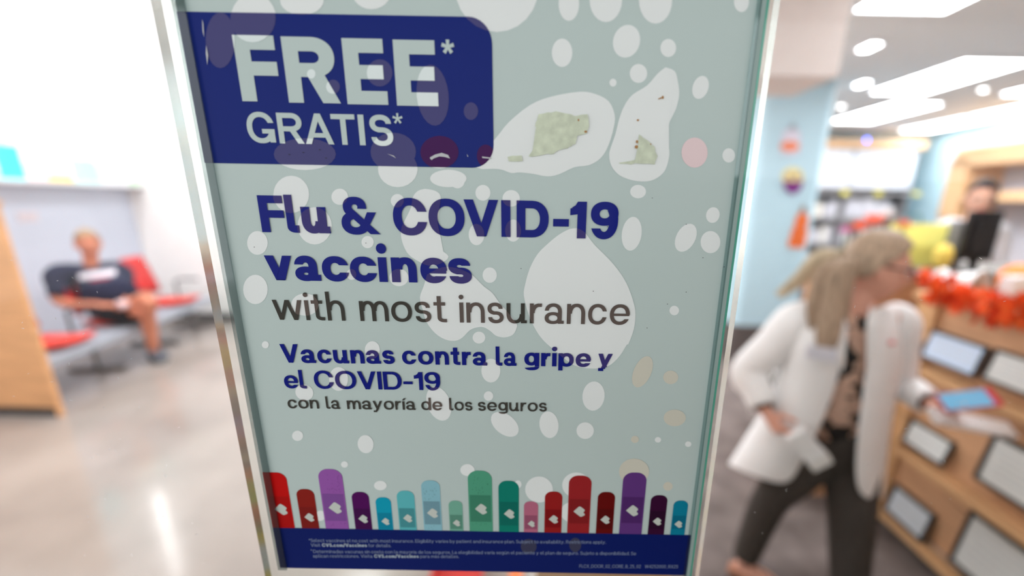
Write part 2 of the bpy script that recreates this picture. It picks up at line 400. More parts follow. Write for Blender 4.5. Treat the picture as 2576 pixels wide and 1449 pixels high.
    if c in 'ií':
        g = rect(0, 0, w, X)
        if c == 'i': r = w * .60; g += dot(w / 2, X + .13 + r * .8, r)
        else: g += diag(w * .4, X + .07, w * .9 + .07, X + .25, w)
        return g, w
    if c == 'j': return rect(.10, DESC + .1, .10 + w, X) + arc(.0, DESC + .12, .10 + w, .12, w, h, -90, 0) + dot(.10 + w / 2, X + .17, w * .6), .10 + w
    if c == 'l': return rect(0, .16, w, ASC) + arc(.16 + w * .5, .16, .16 + w * .5, .16, w, h, 180, 270, n=8) + rect(.16 + w * .5, 0, w + .15, h), w + .15
    if c == 'h': return rect(0, 0, w, ASC) + arch(w * .30, .64, w, h, X) + rect(.64 - w, 0, .64, X * .55), .64
    if c == 'n': return rect(0, 0, w, X) + arch(w * .30, .64, w, h, X) + rect(.64 - w, 0, .64, X * .55), .64
    if c == 'ñ': return glyph('n', w, h)[0] + rect(.15, .82, .5, .82 + h), .64
    if c == 'm':
        b = .56; return rect(0, 0, w, X) + arch(w * .30, b, w, h, X) + rect(b - w, 0, b, X * .55) + arch(b - w * .75, 2 * b - w * .9, w, h, X) + rect(2 * b - w * 1.9, 0, 2 * b - w * .9, X * .55), 2 * b - w * .9
    if c == 'r': return rect(0, 0, w, X) + arc(.36, X * .52, .36 - w * .25, X * .48 + OV * .5, w, h, 180, 96, n=10) + rect(.33, X - h, .42, X), .42
    if c in 'uú':
        W = .64; g = rect(0, X * .45, w, X) + rect(W - w, 0, W, X) + arc((W - w * .3) / 2, X * .46, (W - w * .3) / 2, X * .46 + OV, w, h, 180, 360) + rect(W, 0, W + .075, h * .92)
        if c == 'ú': g += diag(.30, X + .07, .42, X + .25, w)
        return g, W + .075
    if c == 't': return rect(.12, .17, .12 + w, .93) + rect(0, X - h, .40, X) + arc(.30 + w * .4, .17, .18 + w * .4, .17, w, h, 180, 270, n=8) + rect(.30 + w * .4, 0, .44, h), .44
    if c == 'f': return rect(.10, 0, .10 + w, .80) + rect(0, X - h, .38, X) + arc(.30, .80, .20, .22, w, h, 90, 180, n=8) + rect(.30, 1.02 - h, .40, 1.02), .40
    if c == 's': return sgl(.56, X + OV, X * .5 + h / 2, h, w, -OV, X * .715, X * .285), .56
    if c == 'e':
        return arc(.35, X / 2, .35, X / 2 + OV, w, h, 0, 322, None, .27 * X, 34) + rect(w * .7, X / 2 - h * .42, .70 - w * .1, X / 2 + h * .30), .70
    if c == 'c': return arc(.33, X / 2, .33, X / 2 + OV, w, h, 30, 330, X * .655, X * .355, 32), .66
    if c == 'o': return ring(0, -OV, .72, X + OV, w, h), .72
    if c in 'aá':
        W = .60; g = rect(W - w, 0, W, X * .60) + arc(W / 2, X * .60, W / 2, X * .40 + OV, w, h, 168, 0, X * .655, None, 18) + ring(0, -OV, W - w * .12, X * .58, w, h * .92) + rect(W, 0, W + .075, h * .92)
        if c == 'á': g += diag(.30, X + .07, .42, X + .25, w)
        return g, W + .075
    if c == 'b': return rect(0, 0, w, ASC) + ring(w * .2, -OV, .70, X + OV, w, h), .70
    if c == 'p': return rect(0, DESC, w, X) + ring(w * .2, -OV, .70, X + OV, w, h), .70
    if c == 'd': return rect(.70 - w, 0, .70, ASC) + ring(0, -OV, .70 - w * .2, X + OV, w, h), .70
    if c == 'g': return rect(.68 - w, -.02, .68, X) + ring(0, .03, .68 - w * .2, X + OV, w, h) + arc(.34, -.03, .34, -DESC - .02, w, h, 0, -168, None, -.10, 16), .68
    return rect(0, 0, .5, X), .5
def arch(x0, x1, w, h, X): return arc((x0 + x1) / 2, X * .52, (x1 - x0) / 2, X * .48 + OV, w, h, 180, 0, n=14)
def sgl(W, top, mid, h, w, bot, ct, cb):
    """S: two rings that share a middle bar; ct / cb are the levels of the cut ends."""
    ry1 = (top - mid + h) / 2; c1 = top - ry1; ry2 = (mid - bot) / 2; c2 = bot + ry2
    return arc(W * .47, c1, W * .47, ry1, w, h, 12, 262, ct, None, 22) + arc(W * .52, c2, W * .48, ry2, w, h, 98, -168, None, cb, 22) + rect(W * .34, mid - h, W * .60, mid)

def word_quads(text, w, h, gap):
    q, x = [], 0
    for c in text:
        if c == ' ': x += .30; continue
        g, a = glyph(c, w, h); q += [[(px + x, py) for px, py in p] for p in g]; x += a + gap
    return q, x - gap
def place(text, pl, pr, cap, w, h, gap=.09, dx=0):
    """Quads of a word on the poster between the photo points pl (left end, on the baseline) and pr (right end, on the baseline); cap in metres."""
    (x0, z0), (x1, z1) = P2(*pl), P2(*pr)
    q, W = word_quads(text, w, h, gap); k = (x1 - x0) / W
    return [[(x0 + a * k, z0 + (z1 - z0) * (a / W) + b * cap) for a, b in p] for p in q]
def capheight(top, base): return P2(*top)[1] - P2(*base)[1]

# ---- sheet
zt, zb = P2(1200, -150)[1], P2(1230, 1437.5)[1]
xl = (P2(515, 408)[0] + P2(445, 25)[0] + P2(662, 1188)[0] + P2(703, 1420)[0]) / 4
xr = (P2(1918, 0)[0] + P2(1852, 480)[0] + P2(1723, 1430)[0]) / 3
paper = mat('poster_paper', (172, 184, 182), alb=ink((174, 186, 184)), rough=.35, spec=.08, coat=.08)
poster = box('poster', (xl, YPO, zb), (xr, YPO + .0003, zt), paper)
tag(poster, 'tall pale vaccine poster with navy header reading FREE GRATIS, in the clear holder', 'poster')
navy = inkmat('navy_ink', (27, 43, 108)); navy_txt = inkmat('navy_text_ink', (22, 38, 114)); greyt = inkmat('dark_grey_ink', (64, 62, 58))
spot_l = inkmat('pale_spot_ink', (212, 217, 214)); spot_p = inkmat('pink_spot_ink', (212, 190, 192)); spot_w = inkmat('peach_spot_ink', (192, 188, 176))
spot_n = inkmat('spot_over_navy', (72, 70, 112)); spot_t = inkmat('spot_over_text', (62, 56, 108)); spot_g = inkmat('spot_over_grey', (92, 82, 78)); spot_r = inkmat('red_spot_over_navy', (66, 34, 78))
spot_b = inkmat('letters_over_spot', (207, 215, 216))

# ---- header panel
bx1 = P2(1240, 235)[0]; bz1 = (P2(600, 31)[1] + P2(1150, 43.5)[1]) / 2; bz0 = (P2(560, 409.5)[1] + P2(1180, 423)[1]) / 2; br = .0112
hp = [(xl, bz0)] + [(bx1 - br + br * math.cos(math.radians(a)), bz0 + br + br * math.sin(math.radians(a))) for a in range(-90, 1, 10)] + \
     [(bx1 - br + br * math.cos(math.radians(a)), bz1 - br + br * math.sin(math.radians(a))) for a in range(0, 91, 10)] + [(xl, bz1)]
header = flat([(hp, 0)], 3).build('header_panel', navy, poster)
def letters(spec, cap, base, w, h):
    """spec = (char, left px, right px); base = two photo points on the baseline."""
    (xa, ya), (xb, yb) = base; out = []
    for c, l, r in spec:
        y = ya + ((l + r) / 2 - xa) * (yb - ya) / (xb - xa)
        x0, x1 = P2(l, y)[0], P2(r, y)[0]; ww = (x1 - x0) / cap
        g, a = glyph(c, w, h); k = ww / a
        if k != 1 and c not in '.': g, a = glyph(c, w / k, h); k = ww / a
        z = P2((l + r) / 2, y)[1]
        out += [[(x0 + p * k * cap, z + q * cap) for p, q in poly] for poly in g]
    return out
# ---- FREE* GRATIS*
ch = capheight((600, 88), (612, 254))
free = []
free += letters([('F', 612, 711), ('R', 729, 859), ('E', 876, 978), ('E', 1000, 1104)], ch, ((612, 254.5), (1104, 268.7)), .262, .212)
def star(px, py, r_px, wpx):
    x, z = P2(px, py); s = P2(px + 1, py)[0] - x; o = []
    for k in range(5):
        a = math.radians(90 + 72 * k); ca, sa = math.cos(a), math.sin(a); r, d = r_px * s, wpx * s / 2
        o.append([(x - sa * d * .7, z + ca * d * .7), (x + sa * d * .7, z - ca * d * .7), (x + ca * r + sa * d, z + sa * r - ca * d), (x + ca * r - sa * d, z + sa * r + ca * d)])
    return o
free += star(1127, 119, 16, 9)
gh = capheight((700, 283), (706, 360))
gratis = []
gratis += letters([('G', 629, 697), ('R', 706, 769), ('A', 772, 843), ('T', 840, 899), ('I', 907, 921.5), ('S', 935, 992)], gh, ((626, 359), (990, 367.5)), .195, .165)
gratis += star(1001, 299, 12.5, 5.5)
letters_light = free + gratis
flat([(p, 0) for p in free], 5).build('free_lettering', paper, header)
flat([(p, 0) for p in gratis], 5).build('gratis_lettering', paper, header)

# ---- headline and the other lines
c1 = capheight((648, 491.5), (662, 584)); H1 = []
# measured edges are brought down to the baseline along the letter stems
B1 = ((662, 583.6), (1473, 599.8))
H1 += letters([('F', 661.7, 722), ('l', 727, 756), ('u', 765, 833.9), ('&', 863.5, 958.7), ('C', 993, 1078), ('O', 1081.5, 1170.5), ('V', 1169.5, 1254.5), ('I', 1261.8, 1284.4), ('D', 1299.8, 1379.5), ('-', 1390.6, 1429.6), ('1', 1432.5, 1472.7), ('9', 1483.5, 1552)], c1, B1, .247, .205)
B2 = ((709.3, 704.6), (1160, 712))
H2 = letters([('v', 675, 742), ('a', 747, 810.2), ('c', 815, 882), ('c', 885, 952), ('i', 956, 977), ('n', 988, 1050.9), ('e', 1060, 1126.5), ('s', 1130, 1188)], c1, B2, .247, .195)
def words(spec, cap, w, h, gap):
    out = []
    for t, l, r in spec: out += place(t, l, r, cap, w, h, gap)
    return out
c3 = capheight((688, 754), (698, 804)) / XH
H3 = words([('with', (692.5, 803.6), (870.7, 806.2)), ('most', (908.2, 806.8), (1125, 810)), ('insurance', (1157.6, 810.4), (1582, 816))], c3, .135, .115, .105)
c4 = capheight((718, 865), (724, 911.6))
H4 = words([('Vacunas', (711, 911.4), (994.5, 914.6)), ('contra', (1013.5, 915), (1226, 918.6)), ('la', (1247.5, 918.8), (1299.5, 919.6)), ('gripe', (1319, 919.9), (1485.5, 922)), ('y', (1503.5, 922.2), (1539, 922.8))], c4, .20, .165, .085)
H5 = words([('el', (718.5, 975.6), (773.8, 976.4)), ('COVID-19', (794, 976.6), (1109, 981))], c4, .185, .15, .07)
c6 = capheight((800, 1005.5), (804, 1027)) / XH
H6 = words([('con', (726.5, 1026), (804.3, 1027)), ('la', (822.5, 1027.4), (857, 1027.9)), ('mayoría', (875, 1028.2), (1046.5, 1030.2)), ('de', (1061, 1030.3), (1113.5, 1031)), ('los', (1131, 1031.2), (1188.8, 1032)), ('seguros', (1203, 1032.1), (1375.3, 1034.3))], c6, .155, .13, .10)
for nm, q, m in (('headline_lettering', H1 + H2, navy_txt), ('insurance_lettering', H3, greyt), ('spanish_headline_lettering', H4 + H5, navy_txt), ('spanish_insurance_lettering', H6, greyt)):
    flat([(p, 0) for p in q], 5).build(nm, m, poster)

# ---- footer band with the small print
fz = (P2(720, 1332)[1] + P2(1700, 1340)[1]) / 2
footer = flat([([(xl, zb + .00005), (xr, zb + .00005), (xr, fz), (xl, fz)], 0)], 2).build('footer_band', inkmat('footer_ink', (26, 40, 92)), poster)
fine = inkmat('small_print_ink', (112, 122, 150)); fineb = inkmat('small_print_bold_ink', (150, 160, 172))
cf = capheight((800, 1354.2), (801, 1362.6))
fp = words([('*', (778, 1363), (782, 1363)), ('Select vaccines at no cost with most insurance. Eligibility varies by patient and insurance plan. Subject to availability. Restrictions apply.', (782.5, 1362.5), (1524, 1367)),
            ('Visit', (783, 1374.2), (807, 1374.3)), ('for details.', (927.5, 1375.2), (985, 1375.4)),
            ('*', (783, 1389), (786.5, 1389)), ('Determinadas vacunas sin costo con la mayoría de los seguros. La elegibilidad varía según el paciente y el plan de seguro. Sujeto a disponibilidad. Se', (789, 1390), (1599.7, 1395.4)),
            ('aplican restricciones. Visita', (788.5, 1401.5), (938, 1402)), ('para más detalles.', (1057.5, 1402.5), (1155, 1402.8)),
            ('FLCX_DOOR_02_CORE_B_25_02', (1457, 1427), (1611.5, 1428)), ('W4252000_RX25', (1621.5, 1428), (1705, 1428.4))], cf, .15, .13, .09)
fb = words([('CVS.com/Vaccines', (811, 1374.4), (924, 1375)), ('CVS.com/Vaccines', (942, 1402), (1054, 1402.5))], cf, .25, .2, .07)
flat([(p, 0) for p in fp], 3).build('small_print_lettering', fine, footer)
flat([(p, 0) for p in fb], 3).build('web_address_lettering', fineb, footer)

# ---- pale spots: ellipses (photo centre, radii, tilt) and outlines; each is one flat print with tinted pieces where it shows through header and lettering
def ell(cx, cy, rx, ry, rot=0, n=24):
    a0 = math.radians(rot); o = []
    for k in range(n):
        a = 2 * math.pi * k / n; x, y = rx * math.cos(a), ry * math.sin(a)
        o.append(P2(cx + x * math.cos(a0) - y * math.sin(a0), cy + x * math.sin(a0) + y * math.cos(a0)))
    return ccw(o)
E_ = [(1250, -30, 105, 111), (1431, 10, 26, 43), (1524, 0, 41, 56), (1649, 0, 42, 60), (1865, 5, 19, 26), (1576, 104, 34, 42, 15), (1414, 133, 26, 36), (1681, 121, 20, 23), (1606, 185, 22, 24), (1542, 208, 9, 10),
      (1762, 220, 20, 30, 18), (1833, 391, 16, 18), (1605, 482, 20, 17), (1793, 541, 17, 20, 15), (1589, 588, 25, 43, 8), (1725, 598, 24, 38, 28), (1787, 609, 25, 28), (1696, 781, 12, 12),
      (1000, 505, 17, 17), (855, 495, 21, 20.5), (733, 489, 45, 47), (792, 568, 43, 47), (648, 611, 26, 30), (643, 728, 31, 37), (925, 609, 15.5, 15.5), (885, 690, 13, 14), (1004, 698, 24, 22), (1232, 692, 18, 19.5),
      (1151, 456, 18, 18), (1215, 485, 19, 20), (1286, 499, 22, 21), (1291, 580, 20, 28), (1199, 590, 20, 27), (1001, 425, 50, 46), (768, 388, 78, 40), (990, 382, 57, 48), (1185, 280, 18, 22), (1089, 240, 40, 77, -6),
      (956, 184, 32, 34), (839, 219, 17, 18), (785, 187, 11, 12), (556, 102, 37, 70), (638, 46, 57, 62), (760, 2, 55, 36), (935, -20, 49, 44), (1128, 449, 46, 22),
      (1235, 932, 24, 30), (1229, 996, 12, 12), (1205, 849, 16, 15), (1493, 996, 28, 37, 6), (1270, 1067, 40, 25, 38), (1381, 1068, 24, 34, -8), (1472, 1083, 22, 21), (1655, 1106, 8, 7), (1731, 1117, 8, 7),
      (1356, 1231, 35, 33), (1450, 1220, 36, 32), (1303, 1218, 9, 10), (1437, 1288, 27, 25), (749, 1096, 14, 13), (920, 1117, 20, 23, -12), (867, 1168, 9, 8), (957, 1221, 16, 12), (1176, 1182, 18, 15), (806, 1297, 13, 13),
      (1104, 1015, 29, 45, -22), (766, 987, 23, 20, 20), (852, 953, 24, 30), (937, 880, 19, 22), (668, 867, 9, 9), (768, 766, 35, 28)]
PEACH = [(1616, 935, 22, 42, 24), (1687, 949, 19, 17), (1697, 1051, 28, 21), (1597, 1105, 10, 9), (1595, 1186, 38, 33), (1680, 1223, 12, 11)]
RED = [(1106, 383, 48, 41), (1222, 392, 22, 28)]
def cv(pts, ox, oy, s): return [(ox + x / s, oy + y / s) for x, y in pts]
OUT = [cv([(40, 1285), (-200, 1200), (60, 1120), (150, 1040), (240, 930), (400, 800), (560, 735), (780, 697), (900, 715), (1000, 770), (1045, 870), (1040, 960), (1000, 1100), (940, 1200), (850, 1255), (740, 1270), (620, 1325), (530, 1340), (420, 1320), (320, 1310), (260, 1315), (170, 1285)], 1200, 0, 3.019),
       cv([(1430, 512), (1500, 540), (1525, 620), (1535, 720), (1510, 830), (1465, 920), (1450, 1000), (1455, 1100), (1460, 1180), (1430, 1290), (1370, 1350), (1290, 1378), (1180, 1370), (1080, 1330), (1020, 1260), (1003, 1180), (1015, 1120), (1050, 1020), (1080, 900), (1120, 800), (1180, 720), (1290, 650), (1370, 560)], 1200, 0, 3.019),
       cv([(610, 525), (665, 555), (740, 650), (850, 760), (940, 870), (1000, 980), (1040, 1100), (1052, 1180), (1040, 1290), (1000, 1400)], 1250, 400, 3.0185) + cv([(1160, 270), (1110, 350), (1040, 420), (960, 450), (850, 450), (760, 430), (690, 385), (600, 310), (520, 240), (460, 160)], 1200, 780, 3.083) + cv([(245, 1190), (205, 1040), (215, 950), (250, 830), (310, 720), (390, 640), (470, 575), (550, 532)], 1250, 400, 3.0185),
       [(1075, 690), (1112, 672), (1150, 674), (1185, 689), (1217, 720)] + cv([(420, 70), (500, 180), (590, 280), (680, 400), (680, 450), (640, 520), (550, 548), (460, 530), (400, 480), (330, 440), (260, 440), (180, 470), (100, 550), (20, 585)], 1140, 720, 4.262) + cv([(1960, 570), (1850, 500), (1760, 380), (1720, 250), (1690, 120), (1730, 0)], 660, 720, 4.262),
       [(1070, 475), (1095, 480), (1109, 495), (1104, 540), (1100, 590), (1108, 625), (1129, 645), (1110, 662), (1080, 668), (1047, 654), (1024, 635), (1010, 600), (1012, 570), (1035, 520), (1039, 495), (1052, 480)]]
def tri(poly):
    """Convex pieces (triangles) of an outline."""
    bm = bmesh.new(); f = bm.faces.new([bm.verts.new((x, 0, z)) for x, z in poly]); r = bmesh.ops.triangulate(bm, faces=[f])
    out = [ccw([(v.co.x, v.co.z) for v in q.verts]) for q in bm.faces]; bm.free(); return out
navy_txt_q, grey_q = H1 + H2 + H4 + H5, H3 + H6
def bb(p): xs = [a[0] for a in p]; zs = [a[1] for a in p]; return min(xs), max(xs), min(zs), max(zs)
BB = {id(q): bb(q) for q in letters_light + navy_txt_q + grey_q}
sheet_poly = ccw([(xl, zb), (xr, zb), (xr, zt), (xl, zt)])
NSPOT = [0]
def spot(outline, base, convex, tint=None, on_header=True):
    NSPOT[0] += 1; dl = NSPOT[0] * .008
    pieces = [outline] if convex else tri(outline)
    under, header_p, over = [(clip(p, sheet_poly), 0) for p in ([outline] if convex else pieces)], [], []
    for pc in pieces:
        pb = bb(pc)
        if on_header and pb[3] > bz0 and pb[0] < bx1: header_p.append((clip(hp, pc), 1))
        for Q, mi in ((letters_light, 2), (navy_txt_q, 3), (grey_q, 4)):
            for q in Q:
                b = BB[id(q)]
                if b[0] < pb[1] and b[1] > pb[0] and b[2] < pb[3] and b[3] > pb[2]:
                    r = clip(ccw(q), pc)
                    if r: over.append((r, mi))
    m = flat(under, 1 + dl)
    for extra, ly in ((header_p, 3.7), (over, 6)):
        e = flat(extra, ly + (dl if ly < 5 else dl * .9))
        b = len(m.v); m.v += e.v; m.f += [tuple(i + b for i in f) for f in e.f]; m.m += e.m
    m.build('pale_spot', [base, tint or spot_n, spot_b, spot_t, spot_g], poster)
for e in E_: spot(ell(*e), spot_l, True)
for e in PEACH: spot(ell(*e), spot_w, True)
for e in RED: spot(ell(*e), spot_l, True, spot_r)
spot(ell(1747, 384, 33, 38), spot_p, True)
for o in OUT: spot(ccw([P2(*p) for p in smooth_path(o + o[:1], 3)[:-1]]), spot_l, False, None, False)
flat([(ell(1330, 1374, 20, 19), 0)], 2.5).build('pale_spot', inkmat('spot_over_footer', (62, 62, 82)), footer)
flat([(ell(1447, 1370, 15, 18), 0)], 2.5).build('pale_spot', MATS['spot_over_footer'], footer)

# ---- printed bandages standing on the footer
heart0 = [(-.5, 0), (-.10, .42), (0, .49), (.10, .47), (.38, .26), (.47, .15), (.46, .06), (.40, .0), (.06, -.06), (.40, -.13), (.47, -.20), (.50, -.30), (.44, -.38), (.22, -.49), (.12, -.49), (.02, -.43)]
BAND = [  # left px, right px (on the footer edge), top py, pad top, pad bottom, heart cx, cy, width, colour, pad colour
    (None, 743, 1188.8, 1249, 1330, 707.5, 1280.6, 31, (178, 30, 20), (158, 28, 22)), (760.7, 804.4, 1230, 1275, 1330, 778.5, 1300.6, 24, (128, 42, 38), (116, 40, 38)),
    (820.8, 878.8, 1179.7, 1242, 1309.7, 843.2, 1276.7, 32, (138, 84, 154), (118, 76, 138)), (895.2, 937.4, 1237, 1279, 1330, 913.8, 1304.5, 23.5, (78, 24, 84), (66, 20, 72)),
    (952.5, 990.4, 1250.6, 1289.5, 1330, 970, 1311, 20, (14, 142, 168), (8, 122, 148)), (1006, 1049, 1234, 1278, 1326, 1025.8, 1303, 22.5, (88, 166, 172), (70, 132, 138)),
    (1067.6, 1113, 1208, 1260.5, 1318.5, 1088, 1290, 27, (128, 172, 184), (106, 140, 152)), (1132, 1166, 1259, 1294.8, 1330, 1148.5, 1315, 18.5, (108, 158, 140), (86, 130, 114)),
    (1181.6, 1240, 1183.5, 1245, 1311.7, 1210, 1279.7, 30, (78, 144, 118), (64, 120, 98)), (1255.3, 1305.3, 1209, 1262, 1321, 1281, 1292, 26.5, (24, 116, 102), (18, 100, 90)),
    (1317.8, 1352.9, 1260.6, 1295.7, 1330, 1336.5, 1317, 18, (168, 98, 120), (140, 80, 102)), (1369, 1412, 1235.8, 1281, 1326, 1392, 1305.5, 23.5, (140, 40, 40), (120, 34, 36)),
    (1426.5, 1481.6, 1195.5, 1255, 1316, 1457, 1286, 29, (142, 44, 46), (122, 40, 42)), (1498.5, 1541, 1237, 1280, 1330, 1522, 1306.7, 23.5, (96, 22, 18), (84, 18, 16)),
    (1557, 1614, 1187.7, 1249.6, 1315, 1590, 1283.7, 31, (92, 58, 116), (78, 48, 98)), (1629, 1670, 1245, 1285, 1330, 1652.6, 1311, 22, (58, 14, 54), (50, 12, 48)), (1686, 1722, 1258.7, 1296.5, 1330, 1706, 1318, 20, (14, 118, 144), (10, 100, 124))]
dotm = {}
for i, (l, r, top, p0, p1, hx, hy, hw, c, pc) in enumerate(BAND):
    yb_ = 1332 + .0085 * (r - 720)
    x1 = P2(r, yb_)[0]; x0 = P2(l, yb_)[0] if l else xl; xm = (x0 + x1) / 2
    pxm = r if not l else (l + r) / 2
    zt_ = P2(pxm - 10, top)[1]; rr = (x1 - x0) * (.42 if l else .40); zr = rr * .95
    pts = [(x0, fz), (x1, fz)] + [(x1 - rr + rr * math.cos(math.radians(a)), zt_ - zr + zr * math.sin(math.radians(a))) for a in range(0, 91, 9)]
    pts += [(x0 + rr + rr * math.cos(math.radians(a)), zt_ - zr + zr * math.sin(math.radians(a))) for a in range(90, 181, 9)] if l else [(x0, zt_)]
    b = flat([(pts, 0)], 2).build('bandage_print', inkmat('bandage_%02d' % i, c), poster)
    z0, z1 = max(P2(pxm, p1)[1], fz), P2(pxm, p0)[1]; e = (x1 - x0) * .06
    flat([([(x0 + e, z0), (x1 - e, z0), (x1 - e, z1), (x0 + e, z1)], 0)], 2.6).build('pad', inkmat('bandage_pad_%02d' % i, pc), b)
    cx, cz = P2(hx, hy); s = P2(hx + hw / 2, hy)[0] - P2(hx - hw / 2, hy)[0]
    sh = [(cx + x * s, cz + y * s * 1.06) for x, y in heart0]
    flat([(q, 0) for q in tri(ccw(sh))], 3.2).build('heart', inkmat('heart_ink', (182, 186, 180)), b)
    if i in (2, 6, 8):      # pin holes of the see-through bandages
        dots = []
        rnd = random.Random(i)
        for k in range(26):
            qx = x0 + (x1 - x0) * rnd.uniform(.12, .88); qz = rnd.choice([rnd.uniform(z1 + .001, zt_ - .004)] * 4 + [rnd.uniform(fz + .0004, max(z0 - .0006, fz + .0006))]); q = .00026
            dots.append(([(qx - q, qz), (qx, qz - q * 1.6), (qx + q, qz), (qx, qz + q * 1.6)], 0))
        tag(flat(dots, 3.2).build('pin_holes', inkmat('hole_ink_%d' % i, tuple(v * .82 for v in c)), b), kind='stuff')

# ---- wear on the poster: dried adhesive, scratches, specks
res = mat('dried_adhesive', (192, 197, 178), alb=ink((190, 196, 177)), rough=.9, spec=.05, var=.12, scale=260)
brown = inkmat('brown_residue', (158, 118, 78)); scr = inkmat('scratch', (176, 176, 180)); ink_d = inkmat('dark_speck', (56, 56, 60))
def ragged(pts, n, amp, seed):
    r = random.Random(seed); out = []
    for i in range(len(pts)):
        a, b = pts[i], pts[(i + 1) % len(pts)]
        for k in range(n): t = k / n; out.append((a[0] + (b[0] - a[0]) * t + r.uniform(-amp, amp), a[1] + (b[1] - a[1]) * t + r.uniform(-amp, amp)))
    return out
R1 = ragged(cv([(470, 870), (600, 850), (740, 880), (840, 875), (850, 960), (830, 1015), (760, 1030), (745, 1090), (700, 1120), (640, 1135), (580, 1165), (500, 1180), (390, 1190), (430, 1130), (500, 1080), (490, 1000), (440, 960)], 1200, 0, 3.019), 4, 1.6, 3)
R2 = ragged(cv([(1230, 1025), (1290, 1070), (1340, 1110), (1365, 1190), (1345, 1248), (1195, 1240), (1215, 1150), (1222, 1080)], 1200, 0, 3.019), 4, 1.2, 4)
R3 = ragged(cv([(1075, 1235), (1200, 1215), (1200, 1240), (1165, 1248), (1090, 1245)], 1200, 0, 3.019), 3, 1.0, 5)
R4 = ragged(cv([(230, 1190), (340, 1180), (345, 1225), (240, 1228)], 1200, 0, 3.019), 3, 1.5, 6)
for R in (R1, R2, R3, R4):
    flat([(q, 0) for q in tri(ccw([P2(*p) for p in R]))], 7.5).build('adhesive_residue', res, poster)
tag(flat([(ell(*e, n=8), 0) for e in ((1666, 246, 3, 4), (1660, 248, 7, 1.4, -25), (1604, 303, 3, 2.6), (1601.5, 357, 3, 4), (1600, 370, 4.5, 4.5), (1473, 332, 4, 3), (1636, 363, 1.5, 2), (1455, 303, 2.2, 3.2))], 8.2).build('brown_specks', brown, poster), kind='stuff')
S1 = [[(1083, 396), (1096, 389), (1112, 385), (1128, 390), (1133, 399), (1118, 395), (1106, 394), (1092, 399), (1087, 403), (1083, 400)], [(975, 387), (992, 392), (998, 399), (990, 394)], [(1213, 394), (1236, 397), (1237, 400), (1214, 398)], [(1175, 388), (1179, 394), (1177, 395)],
      [(512, 50), (515, 62), (517, 95), (513, 80)], [(522, 115), (527, 140), (525, 165), (521, 135)]]
tag(flat([(q, 0) for o in S1 for q in tri(ccw([P2(*p) for p in o]))], 7.5).build('scratches', scr, poster), kind='stuff')
sp = [(730, 389), (765, 384), (806, 377), (822, 398), (1311, 675), (1492, 732), (1725, 734), (1767, 648), (1820, 671), (1678, 764), (1627, 824), (1725, 564), (1640, 498), (642, 621), (1095, 514), (1528, 570), (922, 611)]
tag(flat([(ell(x, y, 1.3 if y > 420 else 2.4, 1.1, n=6), 0) for x, y in sp], 7.5).build('specks', ink_d, poster), kind='stuff')

# ---- the clear holder: a thick acrylic block behind the poster, a tinted strip painting the shade band on the left edge, a green-edged strip at the right
acr = bpy.data.materials.new('clear_acrylic'); acr.use_nodes = True; N = acr.node_tree.nodes; N.remove(N['Principled BSDF'])
g = N.new('ShaderNodeBsdfGlass'); g.inputs['IOR'].default_value = 1.49; g.inputs['Roughness'].default_value = 0.0; g.inputs['Color'].default_value = (.96, .985, .975, 1)
nz = N.new('ShaderNodeTexNoise'); nz.inputs['Scale'].default_value = 220; bp = N.new('ShaderNodeBump'); bp.inputs['Strength'].default_value = .10; bp.inputs['Distance'].default_value = .0006
acr.node_tree.links.new(nz.outputs['Fac'], bp.inputs['Height']); 
acr.node_tree.links.new(g.outputs[0], N['Material Output'].inputs[0])
saw = acr.copy(); saw.name = 'sawn_acrylic_edge'; ns = saw.node_tree
ns.links.new([n for n in ns.nodes if n.type == 'BUMP'][0].outputs[0], [n for n in ns.nodes if n.type == 'BSDF_GLASS'][0].inputs['Normal'])
ol = (P2(470, 480)[0] + P2(572, 970)[0] + P2(665, 1449)[0]) / 3; orr = (P2(1968, 0)[0] + P2(1849, 762)[0] + P2(1763, 1449)[0]) / 3
holder = empty('sign_holder', (0, YPO, zb), 'clear acrylic sign holder with green-tinged edges around the vaccine poster on the glass', 'sign holder')
m = MB(); m.box((ol, YPO + .0006, zb - .03), (orr, YPO + .0126, zt + .02))
blk = m.build('acrylic_block', [acr, saw], holder, weld=False)
for p in blk.data.polygons:
    if abs(p.normal.x) > .5: p.material_index = 1
bm = bmesh.new(); bm.from_mesh(blk.data); bmesh.ops.remove_doubles(bm, verts=bm.verts, dist=1e-6); bm.to_mesh(blk.data); bm.free()
tint = thin_glass('edge_shade_tint', (.66, .70, .70), .05); teal_m = mat('green_acrylic_edge', (70, 140, 122), alb=ink((84, 150, 132)), rough=.15, spec=.5, coat=.5)
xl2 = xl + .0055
box('edge_shade_strip', (xl - .0004, YPO - .0022, zb), (xl2, YPO - .0014, zt), tint, holder)  # dark band of shade put in as a tinted strip
box('sheet_edge', (xr + .0001, YPO - .0020, zb - .004), (xr + .0021, YPO + .0005, zt), mat('frosted_sheet_edge', (142, 157, 155), alb=ink((140, 156, 153)), rough=.3, spec=.2), holder)
box('green_edge', (xr + .00215, YPO - .0020, zb - .004), (xr + .0034, YPO + .0005, zt), teal_m, holder)
box('face_rim', (xr - .0022, YPO - .0020, zb - .002), (xr - .0001, YPO - .0014, zt), thin_glass('rim_sheen', (.80, .86, .86), .06), holder)

